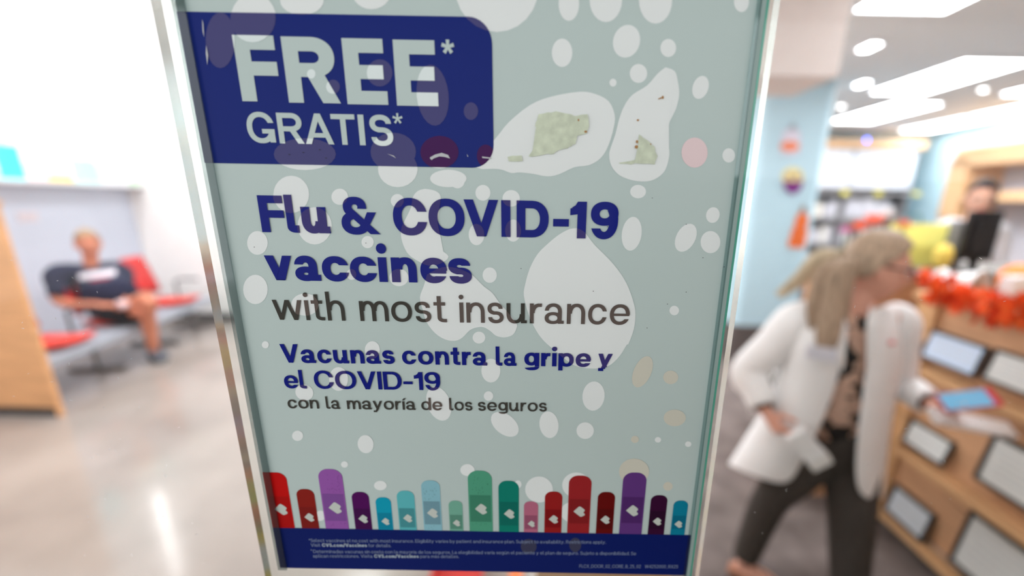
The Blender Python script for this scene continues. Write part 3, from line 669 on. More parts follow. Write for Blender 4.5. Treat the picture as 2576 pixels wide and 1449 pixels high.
# ================================================================== pharmacy counter at the right
oak = wood_mat('oak_laminate', (206, 158, 120)); oak_l = wood_mat('light_oak_edge', (216, 170, 124)); maple = wood_mat('maple_cabinet', (216, 176, 134))
grey_kick = mat('grey_kick_plate', (150, 142, 136), rough=.5); black_p = mat('black_plastic', (38, 36, 38), rough=.4)
sheet_w = mat('white_sheet', (226, 226, 222), rough=.7, var=.02); sheet_b = mat('pale_blue_sheet', (205, 222, 245), rough=.3)
XF = 1.95; CT = 1.30
ctr = empty('pharmacy_counter', (XF + .4, 1.6, 0), 'oak pharmacy counter with display ledges, behind the woman in the white coat', 'counter')
box('front_panel', (XF, .75, .10), (XF + .03, 2.27, CT - .04), oak, ctr)
box('end_panel', (XF + .0, 2.27, .0), (XF + .78, 2.31, CT - .04), oak, ctr)
box('corner_post', (XF - .035, 2.20, .0), (XF + .03, 2.312, CT - .04), oak_l, ctr, bevel=.006)
box('worktop', (XF - .05, .72, CT - .04), (XF + .82, 2.34, CT), oak_l, ctr, bevel=.006)
box('kick_plate', (XF - .012, .75, .0), (XF + .0, 2.20, .10), grey_kick, ctr)
box('side_panel', (XF + .75, .75, .0), (XF + .78, 2.27, CT - .04), oak, ctr)
LEDGE = (.925, .470, .075)
for z in LEDGE: box('ledge', (XF - .075, .75, z - .02), (XF, 2.20, z + .015), oak_l, ctr, bevel=.004)
wing = empty('counter_wing', (1.7, 2.7, 0), 'lower oak counter section seen between the legs of the walking woman', 'counter')
box('body', (1.50, 2.42, .0), (XF - .06, 2.50, .86), oak, wing); box('worktop', (1.485, 2.40, .86), (XF - .055, 2.52, .90), oak_l, wing, bevel=.005)

# sign frames leaning on the ledges: photo corners (top-left, top-right, bottom-right, bottom-left)
def sign_frame(corners, label, sheet, lean=.03, name='framed_notice'):
    tl, tr, br_, bl = [atX(*p, XF - .02) for p in corners]
    y0, y1 = sorted(((tl.y + bl.y) / 2, (tr.y + br_.y) / 2)); z0 = min(bl.z, br_.z); z1 = max(tl.z, tr.z); z0 = (bl.z + br_.z) / 2; z1 = (tl.z + tr.z) / 2
    lt = min(LEDGE, key=lambda q: abs(q + .016 - z0)) + .016; z0 = max(z0, lt) if abs(lt - z0) < .12 else z0
    e = empty(name, (XF - .03, (y0 + y1) / 2, z0), label, 'sign', 'framed notices on the counter ledges')
    A = Matrix.Translation(Vector((XF - .010 - lean, 0, z0))) @ Matrix.Rotation(math.atan2(lean, z1 - z0), 4, 'Y')
    h = math.hypot(lean, z1 - z0); t = min(.016, h * .09)
    fr = MB()
    for lo, hi in (((y0, 0), (y1, t)), ((y0, h - t), (y1, h)), ((y0, t), (y0 + t, h - t)), ((y1 - t, t), (y1, h - t))): fr.box((-.012, lo[0], lo[1]), (.004, hi[0], hi[1]), M=A)
    fr.build('frame', black_p, e)
    MB().box((-.004, y0 + t, t), (.002, y1 - t, h - t), M=A).build('notice_sheet', sheet, e)
    ln = MB()
    for k in range(5):
        zz = h - t - (h - 2 * t) * (.2 + .14 * k); ln.box((-.0052, y0 + t + .015, zz - .002), (-.0042, y1 - t - .015 - .02 * (k % 3), zz + .002), M=A)
    tag(ln.build('faint_lines', mat('faint_grey_print', (196, 198, 200), rough=.7), e), kind='stuff')
    return e
sign_frame([(2350, 832), (2492, 872), (2462, 942), (2312, 902)], 'framed pale blue notice at the left end of the top ledge', sheet_b)
sign_frame([(2505, 880), (2640, 915), (2610, 1000), (2475, 955)], 'framed white notice beside the pale blue one on the top ledge', sheet_w)
sign_frame([(2292, 1062), (2405, 1105), (2385, 1165), (2275, 1118)], 'small framed white notice on the middle ledge under the held phone', sheet_w)
sign_frame([(2505, 1098), (2700, 1180), (2650, 1310), (2452, 1205)], 'large framed white notice on the middle ledge', sheet_w)
sign_frame([(2252, 1232), (2362, 1288), (2325, 1362), (2222, 1300)], 'small framed pale notice at the left end of the bottom ledge', mat('pale_grey_sheet', (214, 220, 226), rough=.4))
sign_frame([(2440, 1302), (2640, 1400), (2580, 1540), (2390, 1420)], 'large framed white notice on the bottom ledge', sheet_w)

# autumn garland along the counter edge
gar = empty('leaf_garland', (XF - .03, 1.7, CT), 'bright orange autumn leaf garland draped along the counter edge', 'garland')
lf = MB(); R_ = random.Random(5)
n = 9; out = []
for k in range(n * 2):
    a = math.pi * k / n; r = 1 if k % 2 == 0 else .55
    out.append((r * math.sin(a), r * math.cos(a), .12 * math.cos(3 * a)))
for k in range(len(out)): lf.face([(0, 0, .18), out[k], out[(k + 1) % len(out)]])
leaf_me = []
for i, c in enumerate(((240, 88, 30), (230, 72, 20), (246, 106, 44), (206, 56, 18))):
    me = lf.mesh('leaf_%d' % i); me.materials.append(mat('leaf_orange_%d' % i, c, rough=.6, var=.15, scale=3)); leaf_me.append(me)
def add_leaf(p, s, parent):
    o = bpy.data.objects.new('leaf', R_.choice(leaf_me)); COL.objects.link(o); o.parent = parent; o.matrix_parent_inverse = Matrix.Translation(-parent.location)
    o.location = p; o.scale = (s, s, s * .8); o.rotation_euler = (R_.uniform(-.9, .9), R_.uniform(-2.2, -.6), R_.uniform(0, 6.28)); return o
vine = [(XF - .045, y, 1.335 + .02 * math.sin(y * 9)) for y in [.95 + .07 * k for k in range(20)]]
MB().tube(vine, .008, 8).build('vine', mat('vine_brown', (120, 70, 40)), gar)
for i in range(190):
    y = R_.uniform(.95, 2.30); a = R_.uniform(-.065, .055)
    add_leaf((XF - .06 - R_.uniform(0, .05), y, 1.335 + a + .02 * math.sin(y * 9)), R_.uniform(.026, .046), gar)
# white web cloth on the counter behind the garland
cl = MB(); rows = []
for i in range(26):
    y = 2.10 + .22 * i / 25; row = []
    for j in range(12):
        u = j / 11; x = XF - .02 + .21 * u
        z = CT + .012 + .135 * math.exp(-((u - .35) / .3) ** 2) * (.75 + .35 * noise.noise((x * 7, y * 6, 1))) + .02 * noise.noise((x * 25, y * 25, 4))
        row.append((x, y, max(z, CT + .003)))
    rows.append(row)
cl.grid(rows)
tag(cl.build('web_cloth', mat('white_cobweb_cloth', (238, 236, 236), rough=.95, bump=.3, scale=40), smooth=True, solid=.004), 'fluffy white cobweb cloth lying on the counter behind the orange garland', 'cloth')

def pump(name, c, r, h, label, m, stem_m, cat='pumpkin', parts=True):
    e = empty(name, (c[0], c[1], c[2]), label, cat)
    b = MB(); rows = []; nn = 40
    for i in range(13):
        th = math.pi * i / 12; st = max(math.sin(th), .02)
        rows.append([(c[0] + r * st * (1 - .10 * abs(math.cos(5 * 2 * math.pi * k / nn / 1))) * math.cos(2 * math.pi * k / nn), c[1] + r * st * (1 - .10 * abs(math.cos(5 * 2 * math.pi * k / nn))) * math.sin(2 * math.pi * k / nn), c[2] + h / 2 - h / 2 * math.cos(th) * (1 - .12 * (1 - st))) for k in range(nn)])
    b.grid(rows, True, 0, True).build('body', m, e, smooth=True)
    MB().tube([(c[0], c[1], c[2] + h * .93), (c[0] + r * .05, c[1], c[2] + h * 1.08), (c[0] + r * .18, c[1], c[2] + h * 1.2)], [r * .14, r * .09, r * .1], 8).build('stem', stem_m, e)
    return e
or_m = mat('pumpkin_orange', (246, 128, 44), rough=.45); stem_m = mat('pumpkin_stem', (110, 96, 56))
pump('pumpkin', (2.275, 2.17, CT + .001), .10, .17, 'large orange pumpkin on the counter at the right border', or_m, stem_m)
q = atY(2165, 585, 2.75)
# things on a taller back counter
bk = empty('rear_counter', (2.9, 2.9, 0), 'grey topped rear pharmacy counter holding the monitor and bright bags', 'counter')
box('body', (1.74, 2.55, .0), (3.7, 3.05, 1.33), oak, bk); box('worktop', (1.72, 2.52, 1.33), (3.73, 3.08, 1.365), mat('grey_top', (120, 116, 112)), bk, bevel=.005)
RT_ = 1.366
def box_item(name, lo, hi, m, label, cat, group=None, bevel=.004):
    return tag(box(name, lo, hi, m, bevel=bevel), label, cat, group)
def span(px0, px1, py_top, Y, zb=RT_):
    a, b = atY(px0, py_top, Y), atY(px1, py_top, Y); return a.x, b.x, (a.z + b.z) / 2
# monitor
x0, x1, zt_ = span(2440, 2522, 530, 2.62)
mon = empty('monitor', ((x0 + x1) / 2, 2.62, RT_), 'black computer monitor seen from behind on the rear counter', 'monitor')
zt_ = max(zt_, RT_ + .24)
box('screen_housing', (x0, 2.60, RT_ + .06), (x1, 2.63, zt_), black_p, mon, bevel=.006)
box('rear_cover', (x0 + .03, 2.575, RT_ + .10), (x1 - .03, 2.60, zt_ - .05), black_p, mon, bevel=.006)
box('neck', ((x0 + x1) / 2 - .02, 2.60, RT_ + .008), ((x0 + x1) / 2 + .02, 2.62, RT_ + .10), black_p, mon); box('foot', ((x0 + x1) / 2 - .07, 2.55, RT_), ((x0 + x1) / 2 + .07, 2.68, RT_ + .01), black_p, mon)
x0, x1, zt_ = span(2418, 2448, 555, 2.70)
box_item('card_terminal', (x0 - .0, 2.70, RT_), (x1 - .0, 2.775, max(zt_, RT_ + .18)), mat('grey_device', (128, 126, 128), rough=.5), 'grey upright device just left of the black monitor', 'terminal', bevel=.012)
x0, x1, zt_ = span(2255, 2400, 563, 2.85)
bag = empty('yellow_bag', ((x0 + x1) / 2, 2.86, RT_), 'pale yellow gift bag with a dark green band on the rear counter', 'bag')
bz = max(zt_, RT_ + .16); xm = x0 + (x1 - x0) * .72
MB().grid([[(x0, 2.80, RT_), (x1, 2.80, RT_), (x1, 2.92, RT_), (x0, 2.92, RT_)], [(x0 - .004, 2.79, (RT_ + bz) / 2), (x1 + .004, 2.79, (RT_ + bz) / 2), (x1, 2.92, (RT_ + bz) / 2), (x0, 2.92, (RT_ + bz) / 2)], [(x0, 2.82, bz), (x1, 2.82, bz + .006), (x1, 2.89, bz), (x0, 2.89, bz)]], True, 0, True).build('body', mat('yellow_paper', (240, 232, 130)), bag)
MB().face([(xm - .03, 2.783, RT_ + .005), (xm + .01, 2.783, RT_ + .005), (xm + .06, 2.783, bz - .06), (xm + .02, 2.783, bz - .06)]).build('green_band', mat('dark_green_print', (36, 96, 78)), bag, solid=.002)
MB().tube([(x0 + .05, 2.83, bz), (x0 + .06, 2.83, bz + .05), (x0 + .12, 2.83, bz + .05), (x0 + .13, 2.83, bz)], .004, 6).build('handle', mat('dark_green_print', (0, 0, 0)), bag)
x0, x1, zt_ = span(2385, 2428, 575, 2.60)
tag(MB().ball(((x0 + x1) / 2, 2.64, RT_ + .0755), (.05, .045, .075), 12).build('gourd', mat('gourd_yellow', (222, 196, 96), var=.3, scale=9), smooth=True), 'yellow and green gourd between the yellow bag and grey device', 'gourd')
# white skeleton hand like flower spray and orange blooms on the left of the rear counter
bq = empty('paper_bouquet', (2.2, 2.62, RT_), 'coral, magenta and white paper blooms in a low box on the rear counter', 'flowers')
def bloom(c, r, m, petals=12):
    st = MB().tube([(c[0], c[1], RT_ + .03), (c[0] + .005, c[1], (RT_ + c[2]) / 2), c], [.008, .007, .006], 8).build('stem', mat('stem_green', (92, 110, 70)), bq)
    b = MB()
    for ring_, (k_, rr, dz) in enumerate(((petals, r, 0), (petals - 3, r * .68, r * .2), (5, r * .36, r * .35))):
        for k in range(k_):
            a = 2 * math.pi * k / k_ + ring_ * .3; d = Vector((math.cos(a), math.sin(a) * .9, .0)); s_ = Vector((-math.sin(a), math.cos(a), 0)); C = Vector(c) + Vector((0, 0, dz))
            up = Vector((0, 0, rr * (.35 + .5 * ring_)))
            b.face([C, C + d * rr * .6 + s_ * rr * .25 + up * .5, C + d * rr + up, C + d * rr * .6 - s_ * rr * .25 + up * .5])
    b.build('bloom', m, bq, solid=.002)
coral = mat('coral_petal', (250, 130, 92), rough=.7); pinkp = mat('magenta_petal', (206, 96, 170), rough=.7); whitep = mat('white_petal', (240, 238, 236), rough=.7)
xs_ = []
for px, py, r, m in ((2195, 566, .075, coral), (2160, 580, .06, coral), (2127, 586, .045, pinkp), (2232, 545, .05, whitep), (2272, 572, .05, mat('rust_petal', (226, 118, 78)))):
    p = atY(px, py, 2.58 + (px % 7) * .015); p.z = max(p.z, RT_ + .07); bloom(p, r, m); xs_.append(p.x)
box('planter', (min(xs_) - .03, 2.56, RT_), (max(xs_) + .03, 2.68, RT_ + .05), whitep, bq, bevel=.006)
x0 = 2.0; yk = atX(2568, 670, 2.04).y
cd = empty('card_reader', (x0 + .04, yk, CT), 'white and black card reader on the counter by the garland at the right border', 'card reader')
box('base', (x0, yk - .04, CT + .001), (x0 + .09, yk + .04, CT + .04), black_p, cd, bevel=.006); box('head', (x0, yk - .035, CT + .045), (x0 + .09, yk + .035, CT + .13), white_m, cd, bevel=.008); box('neck', (x0 + .03, yk - .01, CT + .03), (x0 + .06, yk + .01, CT + .06), black_p, cd)

# ------------------------------------------------------------------ shelving on the back wall
steel = mat('grey_shelf_steel', (146, 145, 148), rough=.5, metal=.2); lite = mat('shelf_header_white', (210, 214, 224), rough=.6)
shelf = empty('pharmacy_shelving', (5.2, YP_ - .2, 0), 'grey and white pharmacy shelving with an oak top trim on the back wall', 'shelving')
SX0, SX1, SY = 3.85, 5.95, YP_ - .40
box('top_trim', (SX0 - .03, SY - .06, 2.62), (SX1 + .05, YP_, 2.75), maple, shelf, bevel=.005)
box('back_panel', (SX0, YP_ - .03, .05), (SX1, YP_, 2.62), mat('shelf_back', (150, 150, 156)), shelf)
for x in (SX0, SX0 + 1.05, SX1 - .03): box('upright', (x, SY, .0), (x + .03, YP_ - .03, 2.62), steel, shelf)
SZ = (.30, .72, 1.13, 1.55, 1.97)
for z in SZ: box('shelf', (SX0, SY - .02, z - .05), (SX1, YP_ - .03, z), steel, shelf)
box('bin_front', (SX0 + .03, SY, 2.02), (SX1 - .03, SY + .02, 2.60), lite, shelf)
proto = {}
def bottle(name, x, y, z, w_, h_, label, group, m):
    k = (round(w_, 3), round(h_, 3), m.name)
    if k not in proto:
        b = MB().box((-w_ / 2, -.05, 0), (w_ / 2, .05, h_)); me = b.mesh(name); bm = bmesh.new(); bm.from_mesh(me); bmesh.ops.bevel(bm, geom=bm.edges[:], offset=.008, segments=1, affect='EDGES'); bm.to_mesh(me); bm.free(); me.materials.append(m); proto[k] = me
    o = bpy.data.objects.new(name, proto[k]); COL.objects.link(o); o.location = (x, y, z); return tag(o, label, 'box', group)
pw = [mat('carton_white', (206, 206, 214)), mat('carton_grey', (190, 190, 200)), mat('carton_cream', (210, 206, 198))]
rr_ = random.Random(9)
for z, nm in ((1.55, 'upper open shelf'), (1.13, 'second open shelf'), (.72, 'third open shelf')):
    x = SX0 + .10
    while x < SX1 - .12:
        if abs(x - SX0 - 1.06) > .09 and rr_.random() > .12:
            bottle('medicine_carton', x, SY + .10 + rr_.uniform(0, .03), z + .0005, .085, rr_.choice((.22, .26, .30)), 'white medicine carton in the row on the %s of the back wall' % nm, 'medicine cartons on the ' + nm, rr_.choice(pw))
        x += .105
ytag = mat('yellow_shelf_tag', (236, 224, 110))
for i, px in enumerate((2130, 2215, 2312)):
    p = atY(px, 460, SY - .02); box('shelf_tag', (p.x - .06, SY - .026, 1.915), (p.x + .06, SY - .02, 1.975), ytag, shelf)
p = atY(2185, 345, YP_ - .5); b = MB().ball((p.x, SY - .075, 2.735), .022, 10)
b.build('indicator_lamp', mat('blue_led', (90, 110, 255), emit=14), shelf, smooth=True)['label'] = 'small glowing blue lamp'

# ------------------------------------------------------------------ cabinet run on the right wall
cab = empty('wall_cabinet', (6.0, 6.3, 0), 'maple pharmacy cabinet with stepped top along the pale blue wall', 'cabinet')
CX0 = 5.72
def atcab(px, py): return atX(px, py, CX0)
ya, yb2 = atcab(2395, 410).y, atcab(2440, 410).y
z_l = atcab(2390, 410).z; z_h = atcab(2500, 372).z
box('end_panel', (CX0, ya - .04, .0), (6.24, ya, z_l), maple, cab)
box('end_stile', (CX0 - .02, yb2, 1.6), (CX0 + .02, ya, z_l), maple, cab)
box('low_top', (CX0 - .03, yb2, z_l - .02), (6.24, ya, z_l + .02), maple, cab)
box('high_top', (CX0 - .03, 4.2, z_h - .20), (6.24, yb2 + .25, z_h), maple, cab, bevel=.006)
box('back_panel', (6.21, 4.2, .0), (6.24, ya, z_h - .2), mat('cabinet_back', (196, 198, 210)), cab)
zz = atcab(2480, 482).z
for z in (.75, zz - .10, zz + .55):
    box('shelf', (CX0, 4.2, z), (6.21, ya - .04, z + .035), maple, cab)
box('mid_rail', (CX0 - .02, 4.2, zz - .12), (CX0 + .02, yb2, zz), maple, cab)
for y in (4.2, 5.2, yb2): box('divider', (CX0, y - .015, .0), (6.21, y + .015, z_h - .2), maple, cab)
for i in range(9):
    y = 4.35 + i * .17 
    if abs(y - 5.2) < .08: continue
    bottle('medicine_carton', 5.92, y, zz - .0645, .085, .26, 'white medicine carton inside the maple wall cabinet', 'medicine cartons in the maple cabinet', pw[i % 3])

# ------------------------------------------------------------------ paper decorations on the column
def cutout(name, parts, label, Y=4.9125):
    """Flat card decoration: parts = [(part name, outline in photo px, material, layer)]"""
    p0 = atY(*parts[0][1][0], Y); e = empty(name, p0, label, 'decoration', None)
    for nm, ol_, m, ly in parts:
        pts = [atY(px, py, Y) for px, py in ol_]; y1 = Y - .004 * (ly + 1); y0 = Y - .004 * ly
        b = MB(); b.grid([[(p.x, y0, p.z) for p in pts], [(p.x, y1, p.z) for p in pts]], True)
        b.face([(p.x, y1, p.z) for p in pts]); b.face([(p.x, y0, p.z) for p in pts][::-1]); b.build(nm, m, e)
    return e
def oval(cx, cy, rx, ry, n=20, sq=1): return [(cx + rx * math.copysign(abs(math.cos(2 * math.pi * k / n)) ** sq, math.cos(2 * math.pi * k / n)), cy + ry * math.copysign(abs(math.sin(2 * math.pi * k / n)) ** sq, math.sin(2 * math.pi * k / n))) for k in range(n)]
lil = mat('lilac_card', (216, 208, 222)); orc = mat('orange_card', (234, 124, 66)); ylc = mat('pale_yellow_card', (232, 214, 150)); ppc = mat('purple_card', (120, 48, 124)); brc = mat('brown_card', (140, 110, 90)); gyc = mat('grey_card', (150, 160, 170)); orc2 = mat('deep_orange_card', (216, 92, 44))
cutout('ghost_cutout', [('body', [(1966, 392), (1966, 350), (1974, 328), (1992, 318), (2010, 328), (2014, 352), (2008, 392), (1998, 386), (1988, 394), (1976, 386)], lil, 0), ('banner', oval(1986, 368, 24, 12), orc, 1), ('hat', [(1978, 326), (1996, 306), (2006, 326)], gyc, 1)], 'pale ghost shaped paper cutout with an orange banner, topmost on the blue column')
cutout('face_cutout', [('head', oval(1994, 445, 27, 24), ylc, 0), ('chin', [(1968, 456), (2020, 456), (2014, 476), (2000, 488), (1988, 488), (1974, 476)], ppc, 1), ('eye', oval(1984, 443, 6, 7), brc, 1), ('eye', oval(2006, 443, 6, 7), brc, 1)], 'round yellow and purple paper cutout in the middle of the blue column')
cutout('pumpkin_cutout', [('stack', [(1984, 622), (1982, 604), (1990, 596), (1990, 580), (1998, 572), (2000, 556), (2006, 540), (2018, 532), (2030, 540), (2034, 556), (2028, 572), (2032, 588), (2026, 600), (2026, 616), (2018, 624)], orc, 0), ('stem', [(2012, 534), (2016, 518), (2024, 516), (2026, 534)], brc, 1), ('ridge', [(2000, 616), (2004, 576), (2014, 542), (2018, 542), (2012, 580), (2010, 616)], orc2, 1)], 'tall orange stacked pumpkin paper cutout, lowest on the blue column')
# round sign on the side face of the column
# ------------------------------------------------------------------ behind the poster: low display and red bin at the threshold
rk = empty('product_rack', (.19, 1.3, 0), 'narrow oak product rack behind the poster, shelves added to feed edge reflections, its foot showing under the poster edge', 'rack')  # unseen shelves and goods added to colour the holder's edge reflections
RX0, RX1, RY0, RY1 = -.02, .40, 1.15, 1.45
box('base', (RX0, RY0, .0), (RX1, RY1, .66), oak, rk, bevel=.004)
for x in (RX0, RX1 - .018): box('side_panel', (x, RY0, .66), (x + .018, RY1, 1.58), oak, rk)
box('back_panel', (RX0 + .018, RY1 - .015, .66), (RX1 - .018, RY1, 1.58), oak, rk)
RZ = (.66, .88, 1.08, 1.26, 1.42)
for z in RZ[1:] + (1.58,): box('shelf', (RX0 + .018, RY0 + .005, z - .015), (RX1 - .018, RY1 - .015, z), oak_l, rk)
PC = [('yellow', (248, 210, 40)), ('green', (70, 160, 90)), ('teal', (40, 140, 160)), ('orange', (240, 130, 60)), ('dark blue', (50, 60, 110)), ('white', (236, 236, 238)), ('brown', (120, 70, 46)), ('pink', (240, 150, 150)), ('lime', (170, 200, 60)), ('red', (220, 60, 40)),
      ('cream', (240, 226, 190)), ('violet', (130, 90, 170)), ('sky blue', (120, 180, 220)), ('black', (40, 38, 40)), ('gold', (220, 170, 60))]
for si, z in enumerate(RZ):
    for k in range(3):
        cn, cc = PC[(si * 3 + k * 7) % 15] if False else PC[(si * 3 + k) % 15]
        x = RX0 + .03 + k * .122; h = (.19, .17, .155, .135, .13)[si] - .012 * ((si + k) % 3)
        e = empty('snack_box', (x + .055, RY0 + .08, z), cn + ' snack box added on the oak rack for edge reflections', 'box', 'snack boxes added on the rack')
        box('carton', (x, RY0 + .012, z + .0005), (x + .112, RY0 + .15, z + h), mat('snack_' + cn.replace(' ', '_'), cc, rough=.4), e, bevel=.003)
        box('front_panel', (x + .012, RY0 + .0105, z + h * .35), (x + .100, RY0 + .0125, z + h * .8), mat('snack_' + PC[(si * 3 + k + 5) % 15][0].replace(' ', '_'), PC[(si * 3 + k + 5) % 15][1], rough=.4), e)
p0, p1 = atZ(1082, 1448, .10), atZ(1212, 1448, .10)
bn = empty('red_bin', ((p0.x + p1.x) / 2, p0.y, 0), 'red bin just visible under the bottom edge of the poster', 'bin')
red_p = mat('red_plastic', (206, 34, 22), rough=.45)
m_ = MB(); X0, X1, Y0, Y1 = p0.x, p1.x, p0.y - .08, p0.y + .25
m_.grid([[(X0 + .01, Y0 + .01, 0), (X1 - .01, Y0 + .01, 0), (X1 - .01, Y1 - .01, 0), (X0 + .01, Y1 - .01, 0)], [(X0, Y0, .10), (X1, Y0, .10), (X1, Y1, .10), (X0, Y1, .10)], [(X0 + .008, Y0 + .008, .10), (X1 - .008, Y0 + .008, .10), (X1 - .008, Y1 - .008, .10), (X0 + .008, Y1 - .008, .10)], [(X0 + .016, Y0 + .016, .01), (X1 - .016, Y0 + .016, .01), (X1 - .016, Y1 - .016, .01), (X0 + .016, Y1 - .016, .01)]], True, 0, True).build('body', red_p, bn)
box('rim', (X0 - .005, Y0 - .006, .085), (X1 + .005, Y0, .105), red_p, bn)
p0, p1 = atZ(1282, 1448, .06), atZ(1312, 1448, .06)
box_item('orange_carton', (p0.x, p0.y - .05, .0), (p1.x, p0.y + .1, .06), mat('orange_carton_m', (240, 120, 60)), 'small orange carton on the floor beside the red bin', 'carton')

# ------------------------------------------------------------------ left side: wooden panel, bench row, sill goods
px_ = atZ(155, 1048, 0)
prt = empty('oak_partition', (-4.3, 3.4, 0), 'tall oak partition cabinet at the left border, dark recessed plinth', 'partition')
oakp = wood_mat('honey_oak_panel', (226, 170, 120))
box('panel', (-5.2, px_.y, .075), (px_.x - .03, px_.y + .03, 1.62), oakp, prt, bevel=.004)
box('corner_edge', (px_.x - .03, px_.y - .004, .0), (px_.x, px_.y + .034, 1.62), oakp, prt, bevel=.004)
box('plinth', (-5.18, px_.y + .012, .0), (px_.x - .03, px_.y + .03, .075), dark_base, prt)
box('top', (-5.22, px_.y - .012, 1.62), (px_.x + .012, px_.y + .044, 1.65), oakp, prt, bevel=.004)

redv = mat('red_vinyl_seat', (222, 62, 48), rough=.45, spec=.4); redd = mat('red_shell', (206, 46, 44), rough=.4); beam = mat('blue_grey_beam', (168, 174, 184), rough=.4); steelL = mat('chair_leg_grey', (150, 148, 148), rough=.4, metal=.5)
B0 = Vector((-4.36, 3.34, 0)); bd = Vector((-.169, .986, 0)).normalized(); bn_ = Vector((bd.y, -bd.x, 0))    # bench runs along bd, people face bn_
BM = Matrix((( bn_.x, bd.x, 0, B0.x), (bn_.y, bd.y, 0, B0.y), (0, 0, 1, 0), (0, 0, 0, 1)))                    # local x = forward, y = along the row
bench = empty('waiting_bench', B0, 'row of red waiting seats on a grey beam, the seated man in the middle', 'bench')
def bl(name, lo, hi, m, bevel=0): return MB().box(lo, hi, M=BM).build(name, m, bench, bevel=bevel)
bl('beam', (-.22, 0, .335), (.30, 2.80, .395), beam, .012)
bl('front_rail', (.28, 0, .33), (.315, 2.80, .40), beam, .008)
def seatshape(y):
    b = MB(); rows = []
    for i in range(7):
        u = i / 6; x = -.20 + .46 * u; hw = .225 - .03 * abs(2 * u - 1) ** 3
        rows.append([tuple(BM @ Vector((x, y + hw * v, .428 + .018 * v * v - .012 * math.sin(math.pi * u) + (.02 * u * u if u > .8 else 0)))) for v in (-1, -.6, -.2, .2, .6, 1)])
    b.grid(rows).build('seat', redv, bench, solid=.03, smooth=True)
    b = MB(); rows = []
    for i in range(7):
        u = i / 6; z = .52 + .46 * u; hw = .225 - .05 * u ** 3; x = -.20 - .10 * u
        rows.append([tuple(BM @ Vector((x - .03 * (1 - v * v), y + hw * v, z))) for v in (-1, -.6, -.2, .2, .6, 1)])
    b.grid(rows).build('backrest', redd, bench, solid=.028, smooth=True)
    MB().tube([BM @ Vector((-.16, y, .40)), BM @ Vector((-.235, y, .47)), BM @ Vector((-.262, y, .60))], .018, 8).build('back_bracket', steelL, bench)
for y in (.52, 1.40, 2.28): seatshape(y)
for y in (.12, .96, 1.84, 2.68):
    MB().tube([BM @ Vector((.02, y, .335)), BM @ Vector((.02, y, .045))], .026, 10).build('leg', steelL, bench)
    MB().tube([BM @ Vector((-.24, y, .025)), BM @ Vector((.27, y, .025))], .024, 10).build('foot', steelL, bench)
for y in (.96, 1.84, 2.70):
    MB().tube([BM @ Vector(p) for p in ((-.12, y, .40), (-.12, y, .62), (-.05, y, .645), (.16, y, .645))], .014, 8).build('armrest', mat('dark_arm', (74, 70, 70)), bench)

# goods on the sill under the bright window
def sill_item(name, px0, px1, py0, lb, c, cat='box', group=None):
    X = -5.46; a, b = atX(px0, py0, X), atX(px1, py0, X)
    y0, y1 = sorted((a.y, b.y)); return box_item(name, (X - .05, y0, 1.8355), (X + .05, y1, max(a.z, 1.90)), mat('sill_%s' % name + str(px0), c), lb, cat, group, bevel=.006)
for nm, a, b, top, lb, c in (('cyan_box', -12, 30, 362, 'bright cyan box on the window sill at the left border', (70, 226, 240)), ('pink_box', 45, 100, 408, 'white and pale pink box on the window sill', (244, 214, 216)), ('yellow_box', 118, 172, 438, 'low yellow box on the window sill', (255, 214, 90)),
                             ('mauve_box', 96, 150, 404, 'pink box behind the yellow one', (238, 190, 224)), ('teal_box', 182, 226, 398, 'pale teal box on the window sill right of the yellow one', (186, 240, 240)), ('white_box', 240, 306, 410, 'wide white box on the window sill', (246, 248, 250)), ('green_box', 318, 342, 465, 'small light green item at the far end of the sill', (190, 236, 190))):
    if nm == 'mauve_box': continue
    sill_item(nm, a, b, top, lb, c)
p = atX(325, 405, -5.58)
cam_e = empty('security_camera', p, 'small dark dome camera near the corner above the sill', 'camera')
MB().ball((p.x + .05, p.y - .02, p.z), .032, 10).build('dome', mat('dark_dome', (70, 70, 76), rough=.3), cam_e, smooth=True); box('bracket', (p.x - .02, p.y - .045, p.z - .02), (p.x + .03, p.y + .005, p.z + .03), white_m, cam_e)
p = atX(70, 545, -5.595)
pl = empty('wall_plate', p, 'faint pinkish plate on the blue grey wall above the seated man', 'plate')
box('plate', (-5.6, p.y - .10, p.z - .05), (-5.59, p.y + .10, p.z + .05), mat('pinkish_plate', (222, 210, 214)), pl, bevel=.003); box('slot', (-5.592, p.y - .05, p.z - .012), (-5.588, p.y + .05, p.z + .012), mat('plate_slot', (200, 186, 192)), pl)

# ================================================================== people
skin_w = mat('skin_fair', (230, 172, 150), rough=.5, var=.04, scale=20); skin_m = mat('skin_ruddy', (206, 132, 104), rough=.55, var=.05, scale=20); skin_p = mat('skin_warm', (214, 164, 142), rough=.55)
lip_m = mat('lip', (186, 96, 92), rough=.4); eye_w = mat('eye_white', (236, 232, 228), rough=.2); eye_d = mat('iris', (58, 46, 40), rough=.2); brow_m = mat('brow', (96, 76, 62), rough=.8)

